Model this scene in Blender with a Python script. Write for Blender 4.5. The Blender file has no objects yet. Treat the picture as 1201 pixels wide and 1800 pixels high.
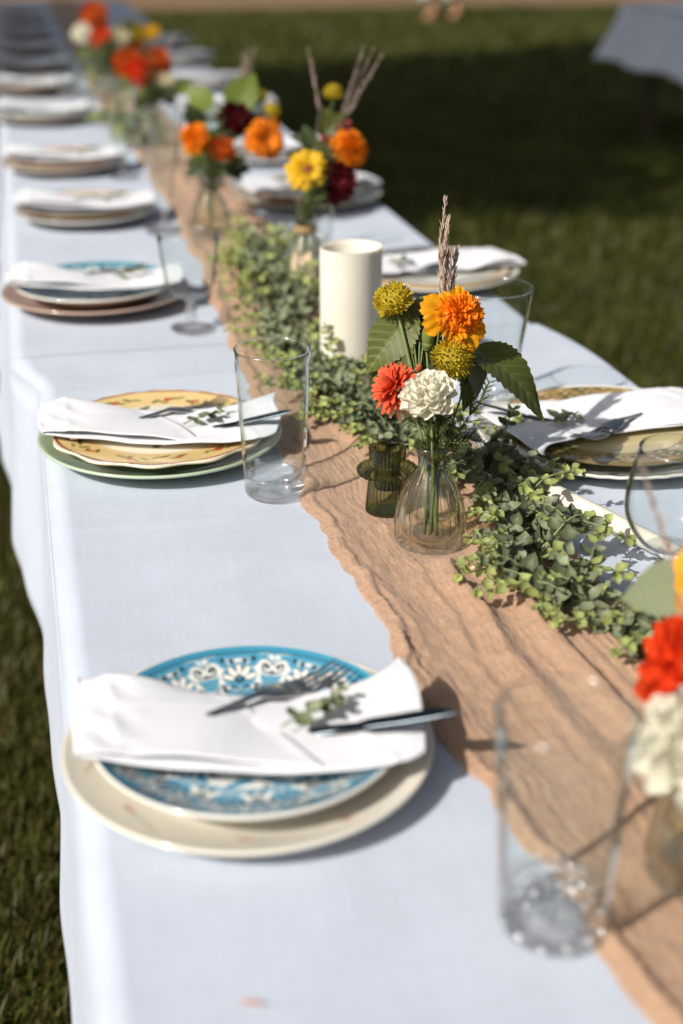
import bpy, bmesh, math, random
import numpy as np
from mathutils import Vector, Matrix, Euler, noise as mnoise
random.seed(7); rng = np.random.default_rng(7)
R = math.radians
SC = bpy.context.scene
COL = SC.collection
T = 0.74                                     # height of the table top

# ------------------------------------------------------------------ camera, sky, sun, exposure
cam = bpy.data.cameras.new('camera'); camo = bpy.data.objects.new('camera', cam); COL.objects.link(camo)
camo.location = (0, 0, T + 0.58)
camo.rotation_euler = (R(90 - 23.886), 0, R(-12.79))
cam.sensor_fit = 'VERTICAL'; cam.sensor_height = 36; cam.lens = 49.0
cam.clip_start = 0.05; cam.clip_end = 400
cam.dof.use_dof = True; cam.dof.focus_distance = 1.37; cam.dof.aperture_fstop = 2.8
SC.camera = camo
SUN_DIR = Vector((1.12, 0.60, -1.0)).normalized()        # the way the light travels
sun = bpy.data.lights.new('sun', 'SUN'); suno = bpy.data.objects.new('sun', sun); COL.objects.link(suno)
sun.energy = 4.8; sun.angle = R(0.53); sun.color = (1.0, 0.945, 0.87)
suno.rotation_euler = SUN_DIR.to_track_quat('-Z', 'Y').to_euler()
W = bpy.data.worlds.new('World'); SC.world = W; W.use_nodes = True
wn = W.node_tree.nodes; wl = W.node_tree.links
sky = wn.new('ShaderNodeTexSky'); sky.sky_type = 'NISHITA'; sky.sun_disc = False
sky.sun_elevation = math.asin(-SUN_DIR.z); sky.sun_rotation = math.atan2(-SUN_DIR.x, -SUN_DIR.y)
sky.dust_density = 4.0; sky.ozone_density = 0.6
hsv = wn.new('ShaderNodeHueSaturation'); hsv.inputs['Saturation'].default_value = 0.62
wl.new(sky.outputs[0], hsv.inputs['Color']); wl.new(hsv.outputs[0], wn['Background'].inputs[0]); wn['Background'].inputs[1].default_value = 0.072
SC.view_settings.view_transform = 'Standard'; SC.view_settings.look = 'None'
SC.view_settings.exposure = 0.0; SC.view_settings.gamma = 1.0; SC.view_settings.use_curve_mapping = False
SC.render.engine = 'CYCLES'
cy = SC.cycles
cy.use_denoising = True; cy.max_bounces = 14; cy.transmission_bounces = 14; cy.transparent_max_bounces = 24
cy.glossy_bounces = 4; cy.diffuse_bounces = 3; cy.sample_clamp_indirect = 6; cy.blur_glossy = 0.6
cy.caustics_reflective = False; cy.caustics_refractive = True

# ------------------------------------------------------------------ materials
def srgb(r, g, b):
    f = lambda c: (c/255/12.92) if c/255 <= 0.04045 else ((c/255+0.055)/1.055)**2.4
    return (f(r), f(g), f(b), 1)
def newmat(name):
    m = bpy.data.materials.new(name); m.use_nodes = True
    return m, m.node_tree.nodes, m.node_tree.links, m.node_tree.nodes['Principled BSDF']
def bump_to(n, l, p, scale, strength, dist=0.001, detail=4, stretch=None, coord='Object'):
    tc = n.new('ShaderNodeTexCoord'); tx = n.new('ShaderNodeTexNoise'); tx.inputs['Scale'].default_value = scale
    tx.inputs['Detail'].default_value = detail
    src = tc.outputs[coord]
    if stretch:
        mp = n.new('ShaderNodeMapping'); mp.inputs['Scale'].default_value = stretch; l.new(src, mp.inputs[0]); src = mp.outputs[0]
    l.new(src, tx.inputs['Vector'])
    b = n.new('ShaderNodeBump'); b.inputs['Strength'].default_value = strength; b.inputs['Distance'].default_value = dist
    l.new(tx.outputs[0], b.inputs['Height']); l.new(b.outputs[0], p.inputs['Normal'])
    return tx, b
def mat(name, col, rough=0.5, spec=0.5, var=0.0, vscale=30, bump=None, sheen=0, trans=0.0, coat=0.0, sss=0):
    """plain principled material with noise colour variation, optional bump and translucency"""
    m, n, l, p = newmat(name)
    c = col if len(col) == 4 else (*col, 1)
    p.inputs['Base Color'].default_value = c; p.inputs['Roughness'].default_value = rough
    p.inputs['Specular IOR Level'].default_value = spec
    if coat: p.inputs['Coat Weight'].default_value = coat; p.inputs['Coat Roughness'].default_value = 0.08
    if sheen: p.inputs['Sheen Weight'].default_value = sheen
    if sss:
        p.inputs['Subsurface Weight'].default_value = sss; p.inputs['Subsurface Radius'].default_value = (0.012, 0.009, 0.006)
        p.inputs['Subsurface Scale'].default_value = 0.5
    colsock = None
    if var:
        tc = n.new('ShaderNodeTexCoord'); tx = n.new('ShaderNodeTexNoise'); tx.inputs['Scale'].default_value = vscale; tx.inputs['Detail'].default_value = 5
        l.new(tc.outputs['Object'], tx.inputs['Vector'])
        oi = n.new('ShaderNodeObjectInfo'); ad = n.new('ShaderNodeMath'); ad.operation = 'ADD'
        ms = n.new('ShaderNodeMath'); ms.operation = 'MULTIPLY_ADD'; ms.inputs[1].default_value = 0.5; ms.inputs[2].default_value = -0.25
        l.new(oi.outputs['Random'], ms.inputs[0]); l.new(tx.outputs[0], ad.inputs[0]); l.new(ms.outputs[0], ad.inputs[1])
        rp = n.new('ShaderNodeValToRGB'); rp.color_ramp.elements[0].position = 0.25; rp.color_ramp.elements[1].position = 0.75
        lo = tuple(max(0, x*(1-var)) for x in c[:3]); hi = tuple(min(1, x*(1+var)) for x in c[:3])
        rp.color_ramp.elements[0].color = (*lo, 1); rp.color_ramp.elements[1].color = (*hi, 1)
        l.new(ad.outputs[0], rp.inputs[0]); l.new(rp.outputs[0], p.inputs['Base Color']); colsock = rp.outputs[0]
    if bump: bump_to(n, l, p, *bump)
    if trans:
        t = n.new('ShaderNodeBsdfTranslucent'); t.inputs[0].default_value = tuple(min(1, x*1.15) for x in c[:3]) + (1,)
        if colsock: l.new(colsock, t.inputs[0])
        mx = n.new('ShaderNodeMixShader'); mx.inputs[0].default_value = trans
        l.new(p.outputs[0], mx.inputs[1]); l.new(t.outputs[0], mx.inputs[2]); l.new(mx.outputs[0], n['Material Output'].inputs[0])
    return m
def thin_glass(name, tint=(0.97, 0.985, 0.98), e0=0.58, e1=0.80, refl=0.02):
    m, n, l, p = newmat(name); n.remove(p)
    tr = n.new('ShaderNodeBsdfTransparent')
    gl = n.new('ShaderNodeBsdfGlossy'); gl.inputs['Roughness'].default_value = 0.02
    fr = n.new('ShaderNodeLayerWeight'); fr.inputs['Blend'].default_value = 0.5
    pw = n.new('ShaderNodeMath'); pw.operation = 'POWER'; pw.inputs[1].default_value = 5.0; l.new(fr.outputs['Facing'], pw.inputs[0])
    ma = n.new('ShaderNodeMath'); ma.operation = 'MULTIPLY_ADD'; ma.inputs[1].default_value = 0.9; ma.inputs[2].default_value = refl; l.new(pw.outputs[0], ma.inputs[0])
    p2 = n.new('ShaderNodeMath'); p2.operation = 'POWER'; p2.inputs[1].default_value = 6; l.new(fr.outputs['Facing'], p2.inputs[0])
    cm = n.new('ShaderNodeMix'); cm.data_type = 'RGBA'; cm.inputs[6].default_value = (*tint, 1); cm.inputs[7].default_value = (0.45, 0.48, 0.45, 1)   # dark surroundings refracted at the edges, put into the tint at grazing angles
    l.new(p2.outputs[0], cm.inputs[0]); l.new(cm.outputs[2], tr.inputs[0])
    mx = n.new('ShaderNodeMixShader'); l.new(ma.outputs[0], mx.inputs[0]); l.new(tr.outputs[0], mx.inputs[1]); l.new(gl.outputs[0], mx.inputs[2])
    ed = n.new('ShaderNodeMapRange'); ed.interpolation_type = 'SMOOTHSTEP'; ed.inputs['From Min'].default_value = e0; ed.inputs['From Max'].default_value = e1; l.new(fr.outputs['Facing'], ed.inputs['Value'])
    rf = n.new('ShaderNodeBsdfGlass'); rf.inputs['IOR'].default_value = 1.48; rf.inputs['Color'].default_value = (*tint, 1); rf.inputs['Roughness'].default_value = 0.0
    m3 = n.new('ShaderNodeMixShader'); l.new(ed.outputs[0], m3.inputs[0]); l.new(mx.outputs[0], m3.inputs[1]); l.new(rf.outputs[0], m3.inputs[2])
    l.new(m3.outputs[0], n['Material Output'].inputs[0]); return m
def glass(name, tint=(0.96, 0.98, 0.97), ior=1.48, clear=0.35, rough=0.0, bump=None, glint=0.0):
    """solid glass: refraction, partly straight-through so that the sun reaches what lies behind it"""
    m, n, l, p = newmat(name); n.remove(p)
    g = n.new('ShaderNodeBsdfGlass'); g.inputs['Color'].default_value = (*tint, 1); g.inputs['IOR'].default_value = ior; g.inputs['Roughness'].default_value = rough
    tr = n.new('ShaderNodeBsdfTransparent'); tr.inputs[0].default_value = (*tint, 1)
    mx = n.new('ShaderNodeMixShader'); mx.inputs[0].default_value = clear
    l.new(g.outputs[0], mx.inputs[1]); l.new(tr.outputs[0], mx.inputs[2]); l.new(mx.outputs[0], n['Material Output'].inputs[0])
    gg = None
    if glint:                                                        # rough glossy layer added to give soft-edged sun glints
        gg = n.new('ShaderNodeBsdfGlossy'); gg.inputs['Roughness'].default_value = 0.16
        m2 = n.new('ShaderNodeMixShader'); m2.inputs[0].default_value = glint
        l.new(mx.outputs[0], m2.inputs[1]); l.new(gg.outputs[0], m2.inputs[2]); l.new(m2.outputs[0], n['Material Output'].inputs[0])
    if bump:
        tc = n.new('ShaderNodeTexCoord'); tx = n.new('ShaderNodeTexNoise'); tx.inputs['Scale'].default_value = bump[0]
        l.new(tc.outputs['Object'], tx.inputs['Vector']); b = n.new('ShaderNodeBump'); b.inputs['Strength'].default_value = bump[1]; b.inputs['Distance'].default_value = 0.006
        l.new(tx.outputs[0], b.inputs['Height']); l.new(b.outputs[0], g.inputs['Normal'])
        if gg: l.new(b.outputs[0], gg.inputs['Normal'])
    return m
def attr_mat(name, rough=0.12, spec=0.5, coat=0.6):
    m, n, l, p = newmat(name)
    a = n.new('ShaderNodeAttribute'); a.attribute_name = 'print'; l.new(a.outputs['Color'], p.inputs['Base Color'])
    p.inputs['Roughness'].default_value = rough; p.inputs['Specular IOR Level'].default_value = spec
    p.inputs['Coat Weight'].default_value = coat; p.inputs['Coat Roughness'].default_value = 0.05
    return m

def linen(name, col, weave, bumpd, soft):
    """woven cloth: fine thread bump from two crossed waves plus soft creases"""
    m, n, l, p = newmat(name)
    p.inputs['Roughness'].default_value = 0.85; p.inputs['Specular IOR Level'].default_value = 0.2; p.inputs['Sheen Weight'].default_value = 0.15
    tc = n.new('ShaderNodeTexCoord')
    tx = n.new('ShaderNodeTexNoise'); tx.inputs['Scale'].default_value = 9; tx.inputs['Detail'].default_value = 6; l.new(tc.outputs['Object'], tx.inputs['Vector'])
    rp = n.new('ShaderNodeValToRGB'); e = rp.color_ramp.elements; e[0].position = 0.3; e[1].position = 0.7
    e[0].color = tuple(x*0.95 for x in col[:3]) + (1,); e[1].color = tuple(min(1, x*1.03) for x in col[:3]) + (1,)
    l.new(tx.outputs[0], rp.inputs[0]); c_ = rp.outputs[0]
    for st_ in ((14, 420, 1), (420, 14, 1)):                          # thicker threads running both ways
        mp = n.new('ShaderNodeMapping'); mp.inputs['Scale'].default_value = st_; l.new(tc.outputs['Object'], mp.inputs[0])
        sl = n.new('ShaderNodeTexNoise'); sl.inputs['Scale'].default_value = 1; sl.inputs['Detail'].default_value = 2; l.new(mp.outputs[0], sl.inputs['Vector'])
        mr = n.new('ShaderNodeMapRange'); mr.inputs['From Min'].default_value = 0.3; mr.inputs['From Max'].default_value = 0.7; mr.inputs['To Min'].default_value = 0.968; mr.inputs['To Max'].default_value = 1.018; l.new(sl.outputs[0], mr.inputs['Value'])
        mu = n.new('ShaderNodeMix'); mu.data_type = 'RGBA'; mu.blend_type = 'MULTIPLY'; mu.inputs[0].default_value = 1; l.new(c_, mu.inputs[6]); l.new(mr.outputs[0], mu.inputs[7]); c_ = mu.outputs[2]
    l.new(c_, p.inputs['Base Color'])
    h = None
    for d in ('X', 'Y'):
        w = n.new('ShaderNodeTexWave'); w.bands_direction = d; w.inputs['Scale'].default_value = weave; w.inputs['Distortion'].default_value = 1.2
        w.inputs['Detail'].default_value = 2; w.inputs['Detail Scale'].default_value = 3
        l.new(tc.outputs['Object'], w.inputs['Vector'])
        if h is None: h = w.outputs['Fac']
        else:
            ad = n.new('ShaderNodeMath'); ad.operation = 'ADD'; l.new(h, ad.inputs[0]); l.new(w.outputs['Fac'], ad.inputs[1]); h = ad.outputs[0]
    b1 = n.new('ShaderNodeBump'); b1.inputs['Strength'].default_value = 0.35; b1.inputs['Distance'].default_value = bumpd; l.new(h, b1.inputs['Height'])
    t2 = n.new('ShaderNodeTexNoise'); t2.inputs['Scale'].default_value = 14; t2.inputs['Detail'].default_value = 3; l.new(tc.outputs['Object'], t2.inputs['Vector'])
    b2 = n.new('ShaderNodeBump'); b2.inputs['Strength'].default_value = 0.5; b2.inputs['Distance'].default_value = soft; l.new(t2.outputs[0], b2.inputs['Height'])
    l.new(b1.outputs[0], b2.inputs['Normal']); l.new(b2.outputs[0], p.inputs['Normal'])
    return m

M = {}
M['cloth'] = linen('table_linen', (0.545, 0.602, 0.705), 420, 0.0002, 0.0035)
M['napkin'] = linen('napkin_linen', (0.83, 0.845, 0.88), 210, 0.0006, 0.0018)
M['metal'] = mat('brushed_steel', (0.58, 0.57, 0.56), 0.14, 0.5, 0.06, 60)
M['metal'].node_tree.nodes['Principled BSDF'].inputs['Metallic'].default_value = 1
M['wax'] = mat('ivory_wax', (0.74, 0.70, 0.60), 0.5, 0.35, 0.05, 14, (40, 0.15, 0.001), sss=0.35)
M['wick'] = mat('burnt_wick', (0.05, 0.045, 0.04), 0.9)
M['wood'] = mat('table_wood', (0.10, 0.075, 0.055), 0.6, 0.3, 0.2, 20)
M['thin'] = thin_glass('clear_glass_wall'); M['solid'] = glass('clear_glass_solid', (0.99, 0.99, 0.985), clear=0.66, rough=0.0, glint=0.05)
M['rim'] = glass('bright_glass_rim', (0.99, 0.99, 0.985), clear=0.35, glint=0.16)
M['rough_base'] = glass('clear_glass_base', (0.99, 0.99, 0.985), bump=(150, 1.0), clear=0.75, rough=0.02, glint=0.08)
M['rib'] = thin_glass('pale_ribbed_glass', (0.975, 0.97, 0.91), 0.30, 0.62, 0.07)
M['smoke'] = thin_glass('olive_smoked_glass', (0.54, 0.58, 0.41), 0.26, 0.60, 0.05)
M['glint_bead'] = mat('mirror_bead', (0.9, 0.9, 0.9), 0.12, 0.5); M['glint_bead'].node_tree.nodes['Principled BSDF'].inputs['Metallic'].default_value = 1  # mirror metal for added beads that imitate sparkle inside the glass
M['knife'] = mat('steel_dark_reflection', (0.07, 0.085, 0.10), 0.3, 0.5); M['knife'].node_tree.nodes['Principled BSDF'].inputs['Metallic'].default_value = 1  # dark reflection of the surroundings put into the steel colour
M['print'] = attr_mat('glazed_print')
def leafmat(nm, c, tr=0.2, ro=0.5, var=0.25): return mat(nm, c, ro, 0.35, var, 90, (220, 0.25, 0.0006), trans=tr)
M['euc_dark'] = leafmat('eucalyptus_dark', (0.125, 0.150, 0.076), 0.18, 0.5)
M['euc_grey'] = leafmat('eucalyptus_grey', (0.27, 0.305, 0.18), 0.2, 0.5)
M['euc_lime'] = leafmat('eucalyptus_lime', (0.40, 0.45, 0.15), 0.3, 0.5)
M['euc_stem'] = mat('eucalyptus_stem', (0.22, 0.26, 0.13), 0.6, 0.3, 0.2, 60)
M['plastic_stem'] = mat('green_plastic_stem', (0.03, 0.13, 0.05), 0.45, 0.5)
M['cut'] = mat('pale_cut_twig', (0.72, 0.55, 0.38), 0.7, 0.3, 0.15, 80)
M['leaf'] = leafmat('leaf_green', (0.088, 0.105, 0.018), 0.25, 0.4)
M['leaf_dark'] = leafmat('leaf_dark', (0.03, 0.05, 0.02), 0.15, 0.45)
M['leaf_back'] = leafmat('leaf_back', (0.20, 0.23, 0.14), 0.2, 0.7)
M['leaf_lime'] = leafmat('leaf_lime', (0.2, 0.28, 0.05), 0.35, 0.45)
def veined(m):
    """pale side veins and midrib following the leaf's own length (object y) and width (object x)"""
    n, l = m.node_tree.nodes, m.node_tree.links; p = n['Principled BSDF']; src = p.inputs['Base Color'].links[0].from_socket
    tc = n.new('ShaderNodeTexCoord'); sx = n.new('ShaderNodeSeparateXYZ'); l.new(tc.outputs['Object'], sx.inputs[0])
    def ma(op, a, b=None, c=None):
        q = n.new('ShaderNodeMath'); q.operation = op
        for i, v in enumerate((a, b, c)):
            if v is None: continue
            if isinstance(v, (int, float)): q.inputs[i].default_value = v
            else: l.new(v, q.inputs[i])
        return q.outputs[0]
    ax = ma('ABSOLUTE', sx.outputs['X'])
    fr = ma('FRACT', ma('MULTIPLY_ADD', ax, -6.0, ma('MULTIPLY', sx.outputs['Y'], 8.0)))
    v = ma('LESS_THAN', ma('ABSOLUTE', ma('SUBTRACT', fr, 0.5)), 0.07); mid = ma('LESS_THAN', ax, 0.014)
    f = ma('MULTIPLY', ma('MAXIMUM', v, mid), 0.45)
    mx = n.new('ShaderNodeMix'); mx.data_type = 'RGBA'; l.new(f, mx.inputs[0]); l.new(src, mx.inputs[6]); mx.inputs[7].default_value = (0.24, 0.27, 0.08, 1)
    l.new(mx.outputs[2], p.inputs['Base Color'])
for k in ('leaf', 'leaf_dark', 'leaf_back', 'leaf_lime'): veined(M[k])
M['stem'] = mat('flower_stem', (0.13, 0.17, 0.05), 0.5, 0.35, 0.2, 70)
M['fern'] = leafmat('fern_green', (0.06, 0.085, 0.02), 0.15, 0.5)
M['orange'] = mat('marigold_orange', (0.86, 0.24, 0.005), 0.55, 0.25, 0.18, 200, trans=0.3)
M['amber'] = mat('marigold_amber', (0.9, 0.40, 0.008), 0.55, 0.25, 0.12, 200, trans=0.3)
M['burnt'] = mat('burnt_orange', (0.66, 0.13, 0.015), 0.6, 0.25, 0.2, 200, trans=0.25)
M['coral'] = mat('coral_petal', (0.78, 0.13, 0.055), 0.55, 0.25, 0.2, 150, trans=0.3)
M['peach'] = mat('peach_petal', (0.80, 0.34, 0.2), 0.6, 0.25, 0.15, 150, trans=0.3)
M['white'] = mat('cream_white_petal', (0.84, 0.81, 0.68), 0.6, 0.25, 0.07, 60, trans=0.3)
M['cream'] = mat('cream_petal', (0.84, 0.78, 0.55), 0.6, 0.25, 0.05, 90, trans=0.3)
M['red'] = mat('scarlet_petal', (0.80, 0.075, 0.015), 0.55, 0.25, 0.2, 150, trans=0.3)
M['burgundy'] = mat('burgundy_petal', (0.13, 0.006, 0.012), 0.5, 0.3, 0.3, 150, trans=0.2)
M['yellow'] = mat('zinnia_yellow', (0.80, 0.50, 0.02), 0.55, 0.25, 0.12, 150, trans=0.3)
M['mustard'] = mat('button_mustard', (0.44, 0.33, 0.02), 0.65, 0.2, 0.2, 250, trans=0.15)
M['rust'] = mat('rust_centre', (0.33, 0.09, 0.03), 0.7, 0.2, 0.3, 200)
M['plume'] = mat('dried_plume', (0.42, 0.33, 0.27), 0.8, 0.2, 0.35, 160, trans=0.25)
M['berry'] = mat('berry_red', (0.36, 0.02, 0.025), 0.35, 0.5, 0.2, 90)
M['twine'] = mat('jute_twine', (0.42, 0.28, 0.13), 0.9, 0.2, 0.25, 300)
M['skin'] = mat('skin', (0.5, 0.27, 0.17), 0.55, 0.4, 0.05, 8, sss=0.1)
M['mint'] = mat('pale_mint_cotton', (0.52, 0.62, 0.5), 0.85, 0.2, 0.05, 10)
M['hair'] = mat('brown_hair', (0.06, 0.035, 0.02), 0.5, 0.4, 0.2, 40)
M['sandal'] = mat('tan_leather', (0.35, 0.17, 0.08), 0.6, 0.3, 0.1, 30)
M['bark'] = mat('bark', (0.09, 0.065, 0.045), 0.9, 0.2, 0.3, 6, (30, 0.7, 0.02))
M['crown'] = mat('tree_leaf', (0.05, 0.085, 0.022), 0.55, 0.3, 0.3, 2, trans=0.1)

# gauze: tan, woven, finely crinkled
def gauze():
    m, n, l, p = newmat('terracotta_gauze')
    p.inputs['Roughness'].default_value = 0.9; p.inputs['Specular IOR Level'].default_value = 0.15; p.inputs['Sheen Weight'].default_value = 0.2
    tc = n.new('ShaderNodeTexCoord')
    mp = n.new('ShaderNodeMapping'); mp.inputs['Scale'].default_value = (1, 0.4, 1); l.new(tc.outputs['Object'], mp.inputs[0])
    tx = n.new('ShaderNodeTexNoise'); tx.inputs['Scale'].default_value = 75; tx.inputs['Detail'].default_value = 10; tx.inputs['Roughness'].default_value = 0.68; l.new(tc.outputs['Object'], tx.inputs['Vector'])
    rp = n.new('ShaderNodeValToRGB'); e = rp.color_ramp.elements; e[0].position = 0.22; e[1].position = 0.78
    e[0].color = (0.45, 0.275, 0.165, 1); e[1].color = (0.63, 0.41, 0.275, 1)
    l.new(tx.outputs[0], rp.inputs[0]); l.new(rp.outputs[0], p.inputs['Base Color'])
    w = n.new('ShaderNodeTexVoronoi'); w.inputs['Scale'].default_value = 900; l.new(tc.outputs['Object'], w.inputs['Vector'])
    b1 = n.new('ShaderNodeBump'); b1.inputs['Strength'].default_value = 0.35; b1.inputs['Distance'].default_value = 0.0006; l.new(w.outputs['Distance'], b1.inputs['Height'])
    t2 = n.new('ShaderNodeTexNoise'); t2.inputs['Scale'].default_value = 210; t2.inputs['Detail'].default_value = 5; l.new(mp.outputs[0], t2.inputs['Vector'])
    b2 = n.new('ShaderNodeBump'); b2.inputs['Strength'].default_value = 0.8; b2.inputs['Distance'].default_value = 0.003; l.new(t2.outputs[0], b2.inputs['Height'])
    l.new(b1.outputs[0], b2.inputs['Normal']); l.new(b2.outputs[0], p.inputs['Normal'])
    t = n.new('ShaderNodeBsdfTranslucent'); l.new(rp.outputs[0], t.inputs[0])
    mx = n.new('ShaderNodeMixShader'); mx.inputs[0].default_value = 0.15
    l.new(p.outputs[0], mx.inputs[1]); l.new(t.outputs[0], mx.inputs[2])
    tr = n.new('ShaderNodeBsdfTransparent'); m2 = n.new('ShaderNodeMixShader'); m2.inputs[0].default_value = 0.10      # open weave
    l.new(mx.outputs[0], m2.inputs[1]); l.new(tr.outputs[0], m2.inputs[2]); l.new(m2.outputs[0], n['Material Output'].inputs[0])
    return m
M['gauze'] = gauze()

def lawn_mat(name, lo, hi, sc):
    m, n, l, p = newmat(name); p.inputs['Roughness'].default_value = 0.9; p.inputs['Specular IOR Level'].default_value = 0.1
    tc = n.new('ShaderNodeTexCoord'); tx = n.new('ShaderNodeTexNoise'); tx.inputs['Scale'].default_value = sc; tx.inputs['Detail'].default_value = 9; tx.inputs['Roughness'].default_value = 0.65
    l.new(tc.outputs['Object'], tx.inputs['Vector'])
    rp = n.new('ShaderNodeValToRGB'); e = rp.color_ramp.elements; e[0].position = 0.32; e[1].position = 0.7; e[0].color = (*lo, 1); e[1].color = (*hi, 1)
    l.new(tx.outputs[0], rp.inputs[0]); l.new(rp.outputs[0], p.inputs['Base Color'])
    t2 = n.new('ShaderNodeTexNoise'); t2.inputs['Scale'].default_value = 60; t2.inputs['Detail'].default_value = 6; l.new(tc.outputs['Object'], t2.inputs['Vector'])
    b = n.new('ShaderNodeBump'); b.inputs['Strength'].default_value = 1; b.inputs['Distance'].default_value = 0.05; l.new(t2.outputs[0], b.inputs['Height']); l.new(b.outputs[0], p.inputs['Normal'])
    return m
M['lawn'] = lawn_mat('lawn_turf', (0.034, 0.040, 0.008), (0.092, 0.102, 0.018), 1.3)
M['soil'] = lawn_mat('dry_path', (0.24, 0.15, 0.09), (0.36, 0.24, 0.15), 2)
def blade_mat():
    m, n, l, p = newmat('grass_blade'); p.inputs['Roughness'].default_value = 0.5; p.inputs['Specular IOR Level'].default_value = 0.3
    a = n.new('ShaderNodeAttribute'); a.attribute_name = 'print'; l.new(a.outputs['Color'], p.inputs['Base Color'])
    t = n.new('ShaderNodeBsdfTranslucent'); l.new(a.outputs['Color'], t.inputs[0]); mx = n.new('ShaderNodeMixShader'); mx.inputs[0].default_value = 0.3
    l.new(p.outputs[0], mx.inputs[1]); l.new(t.outputs[0], mx.inputs[2]); l.new(mx.outputs[0], n['Material Output'].inputs[0]); return m
M['blade'] = blade_mat()

# ------------------------------------------------------------------ object helpers
def tag(o, label=None, cat=None, group=None, kind=None):
    if label: o['label'] = label
    if cat: o['category'] = cat
    if group: o['group'] = group
    if kind: o['kind'] = kind
    return o
def empty(name, loc, rz=0, label=None, cat=None, group=None):
    o = bpy.data.objects.new(name, None); COL.objects.link(o); o.location = loc; o.rotation_euler = (0, 0, rz); o.empty_display_size = 0.02
    return tag(o, label, cat, group)
def link(name, me, parent=None, mtx=None):
    o = bpy.data.objects.new(name, me); COL.objects.link(o)
    if parent: o.parent = parent
    if mtx is not None: o.matrix_local = mtx
    return o
def mesh(name, verts, faces, mats, smooth=True, mi=None, color=None):
    me = bpy.data.meshes.new(name)
    V = np.asarray(verts, dtype=np.float32)
    if isinstance(faces, np.ndarray):
        k = faces.shape[1]; nf = len(faces)
        me.vertices.add(len(V)); me.vertices.foreach_set('co', V.ravel())
        me.loops.add(nf*k); me.loops.foreach_set('vertex_index', faces.astype(np.int32).ravel())
        me.polygons.add(nf); me.polygons.foreach_set('loop_start', np.arange(nf, dtype=np.int32)*k)
        me.update(calc_edges=True); me.validate()
    else:
        me.from_pydata([tuple(map(float, v)) for v in V], [], faces)
    for m in (mats if isinstance(mats, (list, tuple)) else [mats]): me.materials.append(m)
    n = len(me.polygons)
    if smooth: me.polygons.foreach_set('use_smooth', np.ones(n, dtype=bool))
    if mi is not None: me.polygons.foreach_set('material_index', np.asarray(mi, dtype=np.int32))
    if color is not None:
        a = me.color_attributes.new('print', 'FLOAT_COLOR', 'POINT')
        a.data.foreach_set('color', np.c_[color, np.ones(len(V))].astype(np.float32).ravel())
    me.update(); return me
def grid_faces(nu, nv, wrap=False):
    """faces of a nu x nv vertex grid (index = i*nv + j); wrap joins the last i to the first"""
    I = np.arange(nu if wrap else nu-1)[:, None]; J = np.arange(nv-1)[None, :]
    I2 = (I+1) % nu
    return np.stack([I*nv+J, I2*nv+J, I2*nv+J+1, I*nv+J+1], -1).reshape(-1, 4)
def lathe(profile, seg=64, rfun=None, phase=0.0):
    """profile [(r,z)...] turned about z; rfun(theta, r, z) may ripple the radius"""
    pr = np.array(profile, float); th = np.linspace(0, 2*np.pi, seg, endpoint=False) + phase
    r = np.repeat(pr[None, :, 0], seg, 0); z = np.repeat(pr[None, :, 1], seg, 0); tt = np.repeat(th[:, None], len(pr), 1)
    if rfun is not None: r = rfun(tt, r, z)
    V = np.stack([r*np.cos(tt), r*np.sin(tt), z], -1).reshape(-1, 3)
    return V, grid_faces(seg, len(pr), True)
def spline(ctrl, n):
    """smooth resample of a 2-D or 3-D control polyline (Catmull-Rom)"""
    P = np.array(ctrl, float); P = np.vstack([2*P[0]-P[1], P, 2*P[-1]-P[-2]]); k = len(P)-3
    out = []
    for t in np.linspace(0, k-1e-9, n):
        i = int(t); f = t-i; a, b, c, d = P[i:i+4]
        out.append(0.5*((2*b)+(c-a)*f+(2*a-5*b+4*c-d)*f*f+(3*b-3*c+d-a)*f**3))
    return np.array(out)
class MB:
    """collects shapes for ONE mesh"""
    def __init__(s): s.v = []; s.f = []; s.m = []
    def add(s, V, F, m=0):
        o = len(s.v); s.v += [tuple(x) for x in V]; s.f += [tuple(int(i)+o for i in q) for q in F]; s.m += [m]*len(F)
    def tube(s, pts, r, m=0, seg=7, caps=True):
        P = [Vector(p) for p in pts]; n = len(P)
        rr = r if hasattr(r, '__len__') else [r]*n
        up = Vector((0, 0, 1)); V = []
        for i, p in enumerate(P):
            d = (P[min(i+1, n-1)]-P[max(i-1, 0)]).normalized()
            a = d.cross(up if abs(d.dot(up)) < 0.95 else Vector((1, 0, 0))).normalized(); b = d.cross(a)
            for k in range(seg):
                t = 2*math.pi*k/seg; V.append(p+(a*math.cos(t)+b*math.sin(t))*rr[i])
        F = [(i*seg+k, (i+1)*seg+k, (i+1)*seg+(k+1) % seg, i*seg+(k+1) % seg) for i in range(n-1) for k in range(seg)]
        if caps: F += [tuple(range(seg)), tuple((n-1)*seg+k for k in reversed(range(seg)))]
        s.add(V, F, m)
    def ball(s, c, r, m=0, u=10, v=7, sc=(1, 1, 1)):
        V, F = lathe([(r*math.sin(math.pi*i/v)+1e-6, -r*math.cos(math.pi*i/v)) for i in range(v+1)], u)
        s.add(V*np.array(sc)+np.array(c), F, m)
    def mesh(s, name, mats, smooth=True): return mesh(name, s.v, s.f, mats, smooth, s.m)
    def build(s, name, mats, parent=None, mtx=None, smooth=True): return link(name, s.mesh(name, mats, smooth), parent, mtx)
def xform(V, mtx):
    A = np.array(mtx); return np.asarray(V) @ A[:3, :3].T + A[:3, 3]
def axis_mtx(loc, axis, roll=0.0, s=1.0):
    q = Vector(axis).normalized().to_track_quat('Z', 'Y')
    return Matrix.Translation(loc) @ q.to_matrix().to_4x4() @ Matrix.Rotation(roll, 4, 'Z') @ Matrix.Scale(s, 4)

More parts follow.
